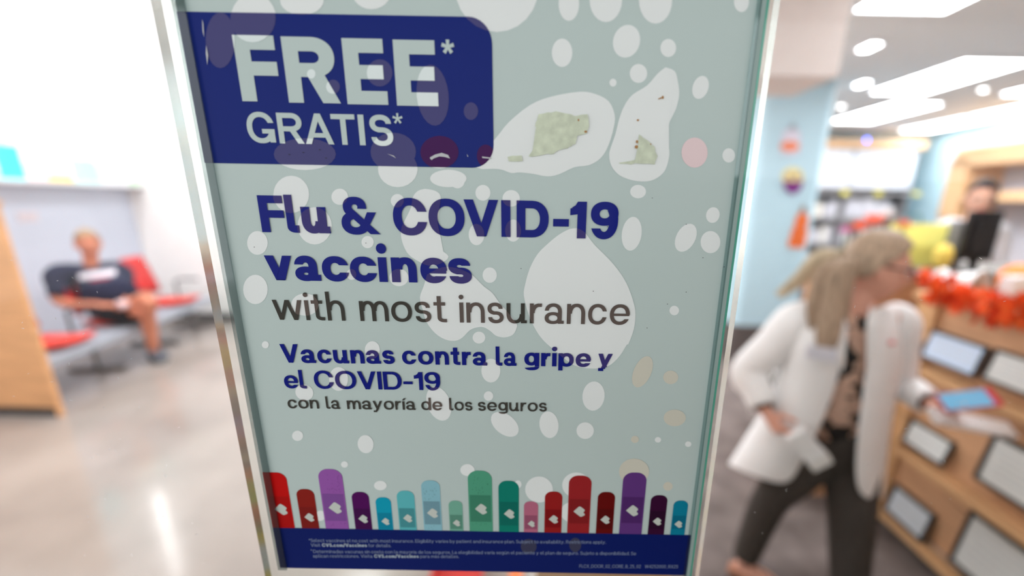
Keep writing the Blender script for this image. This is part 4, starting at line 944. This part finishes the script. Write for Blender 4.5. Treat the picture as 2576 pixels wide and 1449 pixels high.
def head_mb(c, yaw, pitch=0, s=1.0, roll=0):
    """A head with brow, nose, lips, chin and ears; c = centre, yaw = compass direction of the face (0 = towards -Y, 90 = towards +X). Returns shapes, matrix."""
    Rm = Matrix.Translation(Vector(c)) @ Matrix.Rotation(math.radians(yaw), 4, 'Z') @ Matrix.Rotation(math.radians(pitch), 4, 'X') @ Matrix.Rotation(math.radians(roll), 4, 'Y') @ Matrix.Scale(s, 4)
    n1, n2 = 30, 44; rows = []
    for i in range(n1 + 1):
        th = math.pi * i / n1; row = []
        for k in range(n2):
            ph = 2 * math.pi * k / n2
            d = Vector((math.sin(th) * math.sin(ph), -math.sin(th) * math.cos(ph), math.cos(th)))     # -y is the face
            x, y, z = d.x * .074, d.y * .096, d.z * .112
            if z < 0:                                                   # jaw narrows and comes forward
                t = -z / .112; x *= 1 - .30 * t * t; y = y * (1 - .30 * t) - .022 * t
            front = max(0, -d.y)
            f = front ** 2
            g = lambda cx, cz, sx, sz: math.exp(-((x - cx) / sx) ** 2 - ((z - cz) / sz) ** 2)
            y -= f * (.026 * g(0, -.028, .011, .016) + .014 * g(0, -.006, .009, .022))                # nose
            y += f * .010 * (g(.031, .004, .015, .012) + g(-.031, .004, .015, .012))                   # eye sockets
            y -= f * .006 * (g(.030, .024, .024, .009) + g(-.030, .024, .024, .009))                   # brow ridge
            y -= f * .007 * g(0, -.060, .020, .010)                                                   # mouth
            y += f * .004 * g(0, -.076, .022, .006)
            y -= f * .010 * g(0, -.094, .018, .014)                                                   # chin
            row.append(Rm @ Vector((x, y, z)))
        rows.append(row)
    out = [MB().grid(rows[::-1], True, 0, True)]
    for sx in (-1, 1):
        e = MB(); er = []
        for i in range(9):
            th = math.pi * i / 8; st = max(math.sin(th), .05)
            er.append([Rm @ Vector((sx * (.074 + .012 * st * max(0, math.cos(p)) + .002), .012 + .016 * st * math.sin(p) + .004 * math.cos(th), -.008 + .032 * math.cos(th))) for p in [2 * math.pi * k / 12 for k in range(12)]])
        out.append(e.grid(er, True, 0, True))
    return out, Rm
def face_parts(Rm, parent, brow=True, lips=True):
    for sx in (-1, 1):
        MB().ball((0, 0, 0), .0115, 8, M=None)
        b = MB().ball((0, 0, 0), .0118, 8); b.v = [tuple(Rm @ (Vector(v) + Vector((sx * .031, -.0745, .004)))) for v in b.v]; e = b.build('eye', eye_w, parent, smooth=True)
        b = MB().ball((0, 0, 0), (.0058, .003, .0058), 6); b.v = [tuple(Rm @ (Vector(v) + Vector((sx * .031, -.0855, .004)))) for v in b.v]; b.build('iris', eye_d, e, smooth=True)
        if brow: MB().tube([Rm @ Vector((sx * .014, -.0925, .023)), Rm @ Vector((sx * .032, -.088, .028)), Rm @ Vector((sx * .050, -.074, .022))], [.0034, .0042, .002], 6).build('eyebrow', brow_m, parent)
    if lips:
        MB().tube([Rm @ Vector((x, -.0885 + abs(x) * .42, -.0605)) for x in (-.022, -.011, 0, .011, .022)], [(.002, .002), (.004, .005), (.0045, .0055), (.004, .005), (.002, .002)], 8, up=(0, 0, 1)).build('lips', lip_m, parent, smooth=True)
def hand_mbs(w_, fwd, nrm, curl, s=1.0, thumb=1, spread=.12):
    """Palm plus five separate jointed fingers. w_ = wrist, fwd = direction of the fingers, nrm = way the palm faces, curl in degrees per joint; thumb = +1 / -1 side."""
    f = Vector(fwd).normalized(); nr = Vector(nrm); nr = (nr - f * nr.dot(f)).normalized(); sd = f.cross(nr) * thumb; w_ = Vector(w_); out = []
    pl = .092 * s
    rows = []
    for t, hw, hd in ((-.012, .024, .019), (.02, .031, .016), (.06, .038, .014), (.094, .037, .011)):
        rows.append([w_ + f * t * s + sd * hw * s * math.cos(a) + nr * hd * s * math.sin(a) for a in [2 * math.pi * k / 12 for k in range(12)]])
    out.append(MB().grid(rows, True, 0, True))
    for i, (off, ln, r) in enumerate(((.029, .072, .0088), (.010, .080, .0090), (-.010, .074, .0086), (-.028, .058, .0077))):
        p = w_ + f * (.080 - .004 * abs(i - 1)) * s + sd * off * s; d = (f + sd * off * spread * 14).normalized(); pts = [p]; rad = [r * 1.05 * s]; ang = 0
        for j, q in enumerate((.45, .32, .23)):
            ang += curl * (1 + .12 * i) * (.75 if j == 0 else 1); dd = (d * math.cos(math.radians(ang)) + nr * math.sin(math.radians(ang)))
            pts.append(pts[-1] + dd * ln * q * s); rad.append(r * (1 - .10 * (j + 1)) * s)
        out.append(MB().tube(pts, rad, 8, up=sd))
    b = w_ + f * .028 * s + sd * .028 * s
    d1 = (sd * .75 + f * .65 + nr * .35).normalized(); d2 = (f * .85 + sd * .25 + nr * .55).normalized()
    out.append(MB().tube([b - sd * .014 * s, b + d1 * .034 * s, b + d1 * .034 * s + d2 * .030 * s, b + d1 * .034 * s + d2 * .054 * s], [.0125 * s, .0115 * s, .010 * s, .0078 * s], 8, up=nr))
    return out
def limb(pts, radii, n=14, k=5, **kw):
    q = smooth_path([(*p, r) for p, r in zip(pts, radii)], k)
    return MB().tube([a[:3] for a in q], [a[3] for a in q], n, **kw)
def joint(p, r): return MB().ball(p, r, 8)

HL = [(0, .255), (40, .285), (70, .37), (92, .47), (112, .60), (180, .66)]
def hairline(a):
    for (a0, t0), (a1, t1) in zip(HL, HL[1:]):
        if a <= a1: return t0 + (t1 - t0) * (a - a0) / (a1 - a0)
    return HL[-1][1]
def hair_cap(name, HMx, m, parent, rx, ry, rz, k=1.0, bang=0):
    rows = []
    for i in range(15):
        row = []
        for j in range(49):
            ph = 2 * math.pi * j / 48; a = abs((math.degrees(ph) + 180) % 360 - 180)
            t = math.pi * (hairline(a) * k + bang * max(0, 1 - a / 60)) * max(i, .02) / 14
            w_ = 1 + .02 * math.sin(ph * 9)
            row.append(HMx @ Vector((math.sin(t) * math.sin(ph) * rx * w_, -math.sin(t) * math.cos(ph) * ry * w_ + .003, math.cos(t) * rz + .003)))
        rows.append(row)
    return MB().grid(rows).build(name, m, parent, smooth=True, solid=.010)
# ------------------------------------------------------------------ the woman in the white coat, walking to the right
W = lambda px, py, Y: atY(px, py, Y)
hipc = W(2105, 1110, 1.73); neck = W(2150, 795, 1.74); hc = W(2203, 674, 1.73)
shR, elR, wrR = W(2000, 815, 1.72), W(1882, 935, 1.72), W(1925, 1032, 1.60)
shL, elL, wrL = W(2258, 818, 1.80), W(2262, 962, 1.86), W(2338, 1015, 1.70)
hpR, knR, anR = W(2068, 1130, 1.73), W(1935, 1262, 1.74), W(1868, 1440, 1.76)
hpL, knL, anL = W(2140, 1130, 1.74), W(2142, 1300, 1.62), W(2122, 1545, 1.56)
anR.z = max(anR.z, .085); anL.z = .085
wm = empty('person', (hipc.x, hipc.y, 0), 'woman in long white coat and glasses walking to the right holding a phone and boxes', 'person')
toR = anR + Vector((.13, -.10, -.055)); toL = anL + Vector((.15, -.08, -.055))
hb, HM = head_mb(hc, 74, 8, 1.10, 4)
body = hb + [limb([hipc, W(2120, 1000, 1.74), W(2132, 890, 1.75), neck - Vector((0, 0, .03))], [.125, .105, .115, .06]),
             limb([neck - Vector((0, 0, .05)), neck, hc - Vector((.01, -.01, .05))], [.055, .052, .050]),
             limb([neck + Vector((0, 0, -.05)), shR, elR, wrR], [.05, .052, .040, .027]), limb([neck + Vector((0, 0, -.05)), shL, elL, wrL], [.05, .052, .040, .027]),
             limb([hpR, knR, anR], [.082, .052, .034]), limb([hpL, knL, anL], [.082, .052, .034]), joint(hipc, .12),
             limb([anR + Vector((-.03, .02, -.03)), (anR + toR) / 2 + Vector((0, 0, .0)), toR], [.032, .034, .022]), limb([anL + Vector((-.03, .02, -.03)), (anL + toL) / 2, toL], [.032, .034, .022])]
hdR = W(1972, 1100, 1.53) - wrR; hdL = W(2395, 1035, 1.62) - wrL
body += hand_mbs(wrR, hdR, Vector((.75, -.25, -.35)), 32, .98, 1) + hand_mbs(wrL, hdL, Vector((.1, -.35, .9)), 30, .98, 1)
bme = fuse(body, 'body', .0052)
wb = link('body', bme, skin_w, wm, smooth=True)
face_parts(HM, wm)
# glasses
gm = mat('glasses_black', (30, 28, 28), rough=.3)
G = MB()
for sx in (-1, 1):
    G.tube([HM @ Vector((sx * .033 + .022 * math.cos(a), -.098 + .006 * abs(math.cos(a)), .002 + .017 * math.sin(a))) for a in [2 * math.pi * k / 20 for k in range(21)]], .0022, 6)
    G.tube([HM @ Vector((sx * .055, -.092, .006)), HM @ Vector((sx * .076, -.055, .008)), HM @ Vector((sx * .082, .010, .008))], .0034, 6)
G.tube([HM @ Vector((-.011, -.102, .006)), HM @ Vector((.011, -.102, .006))], .002, 6)
G.build('glasses', gm, wm)
# hair: cap, long straight locks in front of the shoulder, strands blown back
hair_m = mat('ash_blonde_hair', (172, 148, 126), rough=.55, spec=.3, var=.28, scale=14, stretch=(6, 6, .6)); hair_l = mat('light_blonde_hair', (206, 190, 162), rough=.5, var=.2, scale=14, stretch=(6, 6, .6))
hair_cap('hair_cap', HM, hair_m, wm, .088, .110, .126)
def lock(pts, wds, m, name='hair_lock', nn=3):
    for j in range(nn):
        o = (j - (nn - 1) / 2) * .016
        MB().tube(smooth_path([(p[0] + o, p[1] - abs(o) * .3, p[2]) for p in pts], 5), [(a[0], a[0] * .45) for a in smooth_path([(x,) for x in wds], 5)], 10, up=(0, -1, 0)).build(name, m, wm, smooth=True)
Wt = lambda *a: tuple(W(*a))
lock([Wt(2140, 652, 1.665), Wt(2112, 690, 1.645), Wt(2094, 770, 1.63), Wt(2082, 845, 1.60), Wt(2080, 900, 1.59)], [.012, .036, .042, .040, .016], hair_m, nn=2)
lock([Wt(2122, 655, 1.69), Wt(2082, 690, 1.67), Wt(2060, 765, 1.655), Wt(2048, 830, 1.63)], [.012, .040, .042, .014], hair_m, nn=2)
lock([Wt(2148, 655, 1.655), Wt(2128, 720, 1.64), Wt(2116, 790, 1.635), Wt(2112, 850, 1.62)], [.014, .020, .022, .010], hair_m, nn=2)
lock([Wt(2116, 640, 1.77), Wt(2066, 650, 1.77), Wt(2016, 698, 1.77), Wt(1960, 742, 1.76)], [.014, .036, .028, .014], hair_l, nn=2)
lock([Wt(2110, 640, 1.80), Wt(2080, 690, 1.82), Wt(2065, 745, 1.82)], [.014, .045, .03], hair_m, nn=2)
# trousers
blk = mat('charcoal_trousers', (68, 62, 58), rough=.85, var=.1, scale=30)
tr = fuse([limb([hipc + Vector((0, 0, .10)), hipc, (hpR + hpL) / 2 - Vector((0, 0, .06))], [.125, .140, .10]), limb([hpR + Vector((.01, 0, .03)), (hpR * .5 + knR * .5), knR, anR + Vector((0, 0, .035))], [.108, .092, .078, .060]),
           limb([hpL + Vector((-.01, 0, .03)), (hpL * .5 + knL * .5), knL, anL + Vector((0, 0, .03))], [.112, .104, .092, .072])], 'trousers', .008)
link('trousers', tr, blk, wm, smooth=True)
shoe = mat('tan_flat_shoe', (176, 122, 96), rough=.5)
for a, t in ((anR, toR), (anL, toL)):
    d = (t - a); d.z = 0; d.normalize(); b = a - d * .06; b.z = .03
    limb([b, Vector((a.x, a.y, .034)) + d * .03, Vector((t.x, t.y, .026)), Vector((t.x, t.y, .018)) + d * .03], [.034, .040, .036, .014], flat=(1, .8), up=(0, 0, 1)).build('shoe', shoe, wm, smooth=True)
# blouse: beige with a black scattered print
bl_m = mat('beige_print_blouse', (222, 182, 160), rough=.7); nt = bl_m.node_tree
vz = nt.nodes.new('ShaderNodeTexVoronoi'); vz.inputs['Scale'].default_value = 14; nz_ = nt.nodes.new('ShaderNodeTexNoise'); nz_.inputs['Scale'].default_value = 16
rp = nt.nodes.new('ShaderNodeValToRGB'); rp.color_ramp.interpolation = 'CONSTANT'; rp.color_ramp.elements[0].color = (.02, .018, .018, 1); rp.color_ramp.elements[1].position = .475; rp.color_ramp.elements[1].color = (*lin((222, 182, 160)), 1)
tc_ = nt.nodes.new('ShaderNodeTexCoord'); nt.links.new(tc_.outputs['Object'], nz_.inputs['Vector']); nt.links.new(nz_.outputs['Fac'], rp.inputs[0]); nt.links.new(rp.outputs[0], nt.nodes['Principled BSDF'].inputs['Base Color'])
B = MB(); rows = []
for (px, py, Y), rx, ry in (((2108, 1080, 1.73), .142, .125), ((2118, 1010, 1.74), .135, .118), ((2128, 930, 1.75), .142, .122), ((2138, 860, 1.75), .14, .115), ((2146, 815, 1.75), .10, .085), ((2152, 785, 1.75), .064, .064)):
    c = W(px, py, Y); rows.append([c + Vector((rx * math.cos(a), ry * math.sin(a), 0)) for a in [2 * math.pi * k / 28 for k in range(28)]])
B.grid(rows, True).build('blouse', bl_m, wm, smooth=True, solid=.004)
# the open coat
coat_m = mat('white_coat', (250, 249, 249), rough=.8, var=.01, scale=12, bump=.05)
CO = [  # front edge, mid, outer, then the back, outer, mid, front edge of the far panel; (photo x, photo y, depth Y)
    [(2112, 775, 1.66), (2070, 770, 1.66), (2010, 782, 1.70), (1985, 790, 1.78), (2050, 775, 1.86), (2150, 770, 1.90), (2240, 775, 1.90), (2272, 790, 1.84), (2250, 775, 1.72), (2222, 765, 1.68), (2188, 772, 1.66)],
    [(2122, 850, 1.60), (2070, 850, 1.575), (1995, 850, 1.63), (1965, 850, 1.76), (2030, 850, 1.90), (2150, 850, 1.94), (2245, 850, 1.92), (2282, 850, 1.82), (2262, 850, 1.68), (2230, 850, 1.63), (2184, 850, 1.61)],
    [(2118, 930, 1.585), (2065, 930, 1.565), (1985, 930, 1.62), (1950, 930, 1.76), (2025, 930, 1.90), (2150, 930, 1.94), (2240, 930, 1.92), (2275, 930, 1.82), (2256, 930, 1.67), (2226, 930, 1.62), (2176, 930, 1.60)],
    [(2092, 1010, 1.575), (2040, 1010, 1.555), (1955, 1010, 1.60), (1915, 1010, 1.76), (2010, 1010, 1.91), (2140, 1010, 1.95), (2230, 1010, 1.92), (2258, 1010, 1.80), (2240, 1010, 1.65), (2212, 1010, 1.60), (2166, 1010, 1.58)],
    [(2058, 1090, 1.555), (2000, 1090, 1.535), (1905, 1090, 1.60), (1862, 1085, 1.76), (1990, 1085, 1.92), (2130, 1085, 1.96), (2220, 1085, 1.92), (2244, 1085, 1.79), (2226, 1085, 1.63), (2200, 1085, 1.58), (2156, 1085, 1.56)],
    [(2018, 1165, 1.54), (1950, 1160, 1.525), (1862, 1145, 1.62), (1832, 1135, 1.77), (1980, 1150, 1.93), (2120, 1160, 1.97), (2214, 1165, 1.92), (2234, 1165, 1.78), (2218, 1170, 1.62), (2190, 1175, 1.57), (2150, 1170, 1.55)],
    [(1990, 1228, 1.535), (1915, 1208, 1.53), (1845, 1178, 1.63), (1812, 1158, 1.78), (1970, 1200, 1.95), (2120, 1225, 1.98), (2208, 1245, 1.92), (2228, 1250, 1.78), (2212, 1262, 1.61), (2188, 1262, 1.565), (2154, 1240, 1.55)]]
C = MB(); C.grid([[W(*p) for p in r] for r in CO])
C.build('coat', coat_m, wm, smooth=True, solid=.007, sub=2)
for s_, e_, w__ in ((shR, elR, wrR), (shL, elL, wrL)):
    up_ = s_ + (s_ - Vector((neck.x, neck.y, s_.z))) * -.25 + Vector((0, 0, .035))
    cuff = w__ + (e_ - w__) * .10
    limb([up_, s_ + Vector((0, 0, .005)), (s_ + e_) / 2, e_, (e_ + cuff) / 2, cuff], [.058, .078, .073, .068, .060, .054], n=16).build('sleeve', coat_m, wm, smooth=True)
lap = mat('coat_lapel', (244, 240, 238), rough=.8)
for side in ([(2112, 772, 1.652), (2095, 820, 1.60), (2105, 890, 1.575), (2118, 935, 1.574), (2126, 880, 1.585), (2130, 820, 1.61)], [(2190, 768, 1.652), (2205, 815, 1.61), (2196, 880, 1.60), (2180, 935, 1.59), (2180, 880, 1.60), (2180, 815, 1.62)]):
    MB().face([W(*p) for p in side]).build('lapel', lap, wm, solid=.006)
bp_ = MB().face([W(2030, 868, 1.563), W(2108, 878, 1.560), W(2104, 912, 1.556), W(2026, 900, 1.560)]).build('name_badge', mat('badge_white', (228, 228, 238), rough=.3), wm, solid=.004)
MB().ball(W(2244, 862, 1.632), .010, 8).build('red_pin', mat('pin_pink', (226, 140, 140)), wm, smooth=True)
band = mat('black_wrist_band', (34, 32, 34), rough=.5)
dR = (wrR - elR).normalized(); limb([wrR - dR * .032, wrR - dR * .006], [.036, .034], k=3).build('wrist_band', band, wm)
dL = (wrL - elL).normalized(); limb([wrL - dL * .030, wrL - dL * .004], [.036, .034], k=3).build('wrist_band', band, wm)
# what she holds
def held_box(name, c, u, v, hw, hh, t, m, label, cat, detail=None):
    c = Vector(c); u = Vector(u).normalized(); v = Vector(v); v = (v - u * v.dot(u)).normalized(); n_ = u.cross(v)
    M_ = Matrix(((u.x, v.x, n_.x, c.x), (u.y, v.y, n_.y, c.y), (u.z, v.z, n_.z, c.z), (0, 0, 0, 1)))
    e = empty(name, c, label, cat)
    b = MB().box((-hw, -hh, -t), (hw, hh, t), M=M_); b.build('body', m, e, bevel=min(hw, hh, t) * .2)
    if detail: detail(e, M_)
    return e
cA, cB = W(2002, 1092, 1.51), W(2062, 1160, 1.49)
dd = cB - cA
held_box('white_carton', (cA + cB) / 2, dd, Vector((.6, -.2, .75)), dd.length / 2 + .012, .036, .026, mat('bright_white_card', (246, 246, 246), rough=.4), 'white carton held in the lowered hand of the walking woman', 'box',
         lambda e, M_: MB().box((dd.length / 2 - .03, -.037, -.027), (dd.length / 2 + .013, .037, .027), M=M_).build('lid_flap', mat('off_white_card', (232, 230, 226)), e, bevel=.002))  # flap in a slightly duller white card
cP, cQ = W(2362, 1022, 1.60), W(2505, 1005, 1.60)
dp = cQ - cP
held_box('phone', (cP + cQ) / 2 + Vector((0, 0, .012)), dp, Vector((0, -.82, -.55)), dp.length / 2, .040, .005, mat('phone_red_case', (196, 54, 70), rough=.4), 'phone in a red case with a blue lit screen held flat by the woman', 'phone',
         lambda e, M_: MB().box((-dp.length / 2 + .006, -.036, .0052 if (M_.to_3x3() @ Vector((0, 0, 1))).z > 0 else -.0062), (dp.length / 2 - .03, .036, .0062 if (M_.to_3x3() @ Vector((0, 0, 1))).z > 0 else -.0052), M=M_).build('screen', mat('phone_screen', (110, 170, 205), rough=.1, spec=.6, emit=.25), e))
cP, cQ = W(2345, 1040, 1.60), W(2545, 1078, 1.62)
dp2 = cQ - cP
held_box('white_tray', (cP + cQ) / 2 + Vector((0, 0, -.008)), dp2, Vector((0, -.85, -.50)), dp2.length / 2, .035, .010, mat('bright_white_card', (0, 0, 0)), 'long flat white box held under the phone by the woman', 'box',
         lambda e, M_: MB().box((-dp2.length / 2 + .03, -.0355, -.003), (-dp2.length / 2 + .05, .0355, .003), M=M_).build('dark_label', black_p, e))

# ------------------------------------------------------------------ the seated man on the bench
hipM = BM @ Vector((.0, 1.40, .515)); fwd = bn_
hcM = W(222, 614, 4.70); neckM = W(228, 668, 4.70)
sR, sL = W(148, 690, 4.55), W(300, 682, 4.86)
eR, eL = W(150, 758, 4.45), W(318, 742, 4.80); wR_, wL_ = W(250, 768, 4.36), W(318, 758, 4.55)
hR, hL = hipM + Vector((.03, -.10, 0)), hipM + Vector((.05, .11, 0))
kL, aL = W(372, 752, 4.50), W(388, 882, 4.46); aL = atZ(386, 886, .10)
kR = W(300, 790, 4.28); aR = W(300, 900, 4.45); kR = hR + Vector((.42, -.06, .02)); aR = Vector((kR.x - .10, kR.y + .12, .09))
mn = empty('person', (hipM.x, hipM.y, 0), 'man in navy shirt and dark shorts sitting on the red waiting bench, looking down', 'person')
hbM, HMm = head_mb(hcM, 50, 14, 1.22)
toL2 = aL + Vector((.15, -.10, -.055)); toR2 = aR + Vector((.16, -.09, -.055))
mb_ = hbM + [limb([hipM, (hipM * .5 + neckM * .5), neckM - Vector((0, 0, .07))], [.15, .15, .11]), limb([neckM - Vector((0, 0, .06)), hcM - Vector((0, 0, .05))], [.066, .06]),
             limb([neckM - Vector((0, 0, .06)), sR, eR, wR_], [.06, .068, .050, .034]), limb([neckM - Vector((0, 0, .06)), sL, eL, wL_], [.06, .068, .050, .034]),
             limb([hR, kR, aR], [.095, .066, .042]), limb([hL, kL, (kL + aL) / 2 + Vector((-.02, 0, .04)), aL], [.098, .066, .060, .042]), MB().ball(hipM, (.145, .145, .08), 8),
             limb([aL + Vector((-.03, .02, -.03)), toL2], [.036, .026]), limb([aR + Vector((-.03, .02, -.03)), toR2], [.036, .026])]
mb_ += hand_mbs(wR_, Vector((.35, .35, -.05)), Vector((.1, .5, -.9)), 26, 1.08, 1) + hand_mbs(wL_, Vector((.30, -.55, -.1)), Vector((.1, -.2, -.9)), 26, 1.08, -1)
link('body', fuse(mb_, 'body', .0065), skin_m, mn, smooth=True); face_parts(HMm, mn)
navy_c = mat('navy_tshirt', (36, 38, 62), rough=.85, var=.08, scale=20); short_m = mat('dark_shorts', (34, 32, 38), rough=.85)
mid_ = hipM * .5 + neckM * .5
sh_ = fuse([limb([hipM + Vector((0, 0, -.03)), hipM + Vector((0, 0, .12)), mid_ + Vector((.03, -.01, 0)), neckM - Vector((0, 0, .09))], [.21, .235, .23, .14]), limb([neckM - Vector((0, 0, .09)), neckM - Vector((0, 0, .035))], [.12, .075]),
            limb([neckM - Vector((0, 0, .09)), sR, (sR + eR) / 2, eR + (sR - eR) * .18], [.10, .105, .095, .088]), limb([neckM - Vector((0, 0, .09)), sL, (sL + eL) / 2, eL + (sL - eL) * .30], [.10, .105, .095, .088])], 'tshirt', .011)
link('tshirt', sh_, navy_c, mn, smooth=True)
link('shorts', fuse([MB().ball(hipM + Vector((.02, 0, .03)), (.205, .205, .125), 10), limb([hR, hR * .25 + kR * .75], [.135, .12]), limb([hL, hL * .4 + kL * .6], [.135, .112])], 'shorts', .012), short_m, mn, smooth=True)
# chest print lies on the shirt: a pale strip with a red line below
dgp = bpy.context.evaluated_depsgraph_get(); dgp.update()
from mathutils.bvhtree import BVHTree
tv = BVHTree.FromPolygons([v.co.copy() for v in sh_.vertices], [tuple(p.vertices) for p in sh_.polygons])
def on_shirt(px, py, off):
    o = Vector((0, 0, CAM_H)); d = ray(px, py).normalized(); h = tv.ray_cast(o, d)
    return h[0] - d * off if h[0] else W(px, py, 4.4)
def strip(name, x0, x1, ytop, hh, tilt, m, off=.006):
    MB().grid([[on_shirt(x0 + (x1 - x0) * i / 14, ytop + tilt * i / 14 + hh * j / 3, off) for i in range(15)] for j in range(4)]).build(name, m, mn, solid=.002)
strip('chest_print', 198, 292, 689, 15, -13, mat('print_pale', (214, 208, 216), rough=.7)); strip('chest_print_line', 228, 276, 702, 5, -7, mat('print_red', (168, 56, 80), rough=.7))
hairM = mat('sandy_grey_hair', (158, 130, 102), rough=.8, var=.25, scale=40, bump=.3)
hair_cap('hair', HMm, hairM, mn, .081, .104, .121, .95)
shoe_g = mat('grey_sneaker', (84, 86, 94), rough=.6); sole_m = mat('sneaker_sole', (190, 184, 178), rough=.6); sock = mat('grey_sock', (150, 152, 164), rough=.9)
for a, t in ((aL, toL2), (aR, toR2)):
    d = (t - a); d.z = 0; d.normalize(); b = a - d * .07
    s1 = limb([Vector((b.x, b.y, .055)), Vector((a.x, a.y, .065)), Vector((t.x, t.y, .045)) - d * .03, Vector((t.x, t.y, .035)) + d * .05], [.050, .060, .060, .030], flat=(1, .95), up=(0, 0, 1)).build('sneaker', shoe_g, mn, smooth=True)
    limb([Vector((b.x, b.y, .014)) - d * .01, Vector((a.x, a.y, .014)), Vector((t.x, t.y, .014)), Vector((t.x, t.y, .014)) + d * .055], [.052, .062, .062, .032], flat=(1, .22), up=(0, 0, 1)).build('sole', sole_m, s1, smooth=True)
    limb([Vector((a.x, a.y, .07)), a + Vector((0, 0, .09))], [.048, .046], k=3).build('sock', sock, mn, smooth=True)
tis = MB().ball(wL_ + Vector((.05, -.10, -.01)), (.055, .05, .04), 8)
tis.v = [tuple(Vector(v) + Vector((noise.noise(Vector(v) * 22), noise.noise(Vector(v) * 22 + Vector((5, 0, 0))), noise.noise(Vector(v) * 22 + Vector((9, 0, 0))))) * .018) for v in tis.v]
tag(tis.build('paper_napkin', mat('pinkish_paper', (232, 206, 208), rough=.9), smooth=True), 'crumpled pinkish paper held on the knee of the seated man', 'paper')

# ------------------------------------------------------------------ the pharmacist behind the rear counter
pf = struct('floor_platform', (2.1, 3.1, 0.0), (4.4, 4.2, .18), mat('platform_grey', (120, 116, 112)))
hcP = W(2468, 500, 3.5)
ph = empty('person', (hcP.x, 3.5, .18), 'dark haired pharmacist with glasses standing behind the black monitor', 'person')
hbP, HMp = head_mb(hcP, -28, 8, 1.06)
nkP = hcP + Vector((.01, .02, -.16)); hpP = Vector((hcP.x + .02, 3.54, 1.06)); sPl, sPr = nkP + Vector((-.20, .0, -.075)), nkP + Vector((.20, .02, -.075))
ePl, ePr = sPl + Vector((-.06, -.02, -.29)), sPr + Vector((.06, -.02, -.29)); wPl, wPr = ePl + Vector((.06, -.22, -.02)), ePr + Vector((-.06, -.22, -.02))
pb = hbP + [limb([hpP, nkP - Vector((0, 0, .28)), nkP - Vector((0, 0, .07))], [.14, .15, .11]), limb([nkP - Vector((0, 0, .07)), hcP - Vector((0, 0, .05))], [.064, .058]), joint(hpP, .14),
            limb([nkP - Vector((0, 0, .07)), sPl, ePl, wPl], [.06, .062, .045, .030]), limb([nkP - Vector((0, 0, .07)), sPr, ePr, wPr], [.06, .062, .045, .030])]
for sx in (-1, 1):
    h_ = hpP + Vector((sx * .09, 0, -.02)); a_ = Vector((h_.x + sx * .02, 3.55, .27)); pb.append(limb([h_, (h_ + a_) / 2, a_], [.09, .06, .042])); pb.append(limb([a_ + Vector((0, .03, -.03)), a_ + Vector((0, -.14, -.055))], [.036, .026]))
pb += hand_mbs(wPl, Vector((.15, -.9, -.1)), Vector((0, -.1, -1)), 20, 1.03, 1) + hand_mbs(wPr, Vector((-.15, -.9, -.1)), Vector((0, -.1, -1)), 20, 1.03, -1)
link('body', fuse(pb, 'body', .007), skin_p, ph, smooth=True); face_parts(HMp, ph)
scrub = mat('white_pharmacy_coat', (232, 230, 234), rough=.85); navy_s = mat('navy_collar', (48, 62, 110), rough=.85)
link('coat', fuse([limb([hpP + Vector((0, 0, -.20)), hpP, nkP - Vector((0, 0, .28)), nkP - Vector((0, 0, .11))], [.19, .175, .18, .13]), limb([nkP - Vector((0, 0, .12)), sPl, ePl, wPl + (ePl - wPl) * .12], [.09, .092, .072, .055]), limb([nkP - Vector((0, 0, .12)), sPr, ePr, wPr + (ePr - wPr) * .12], [.09, .092, .072, .055])], 'coat', .012), scrub, ph, smooth=True)
link('trousers', fuse([limb([hpP + Vector((sx * .09, 0, -.02)), Vector((hpP.x + sx * .11, 3.55, .64)), Vector((hpP.x + sx * .11, 3.55, .25))], [.12, .085, .07]) for sx in (-1, 1)] + [joint(hpP, .155)], 'trousers', .012), navy_s, ph, smooth=True)
for sx in (-1, 1):
    limb([Vector((hpP.x + sx * .11, 3.60, .215)), Vector((hpP.x + sx * .11, 3.52, .222)), Vector((hpP.x + sx * .11, 3.40, .205))], [.036, .042, .024], flat=(1, .8), up=(0, 0, 1)).build('shoe', black_p, ph, smooth=True)
limb([nkP - Vector((0, -.01, .115)), nkP - Vector((0, 0, .06))], [.105, .078], k=3).build('collar', navy_s, ph, smooth=True)
hair_cap('hair', HMp, mat('black_hair', (40, 36, 40), rough=.6, bump=.2, scale=40), ph, .084, .108, .126, .92, .05)
G = MB()
for sx in (-1, 1): G.tube([HMp @ Vector((sx * .033 + .022 * math.cos(a), -.100 + .006 * abs(math.cos(a)), .002 + .016 * math.sin(a))) for a in [2 * math.pi * k / 16 for k in range(17)]], .0022, 6); G.tube([HMp @ Vector((sx * .055, -.094, .006)), HMp @ Vector((sx * .082, .010, .008))], .0028, 6)
G.build('glasses', gm, ph)
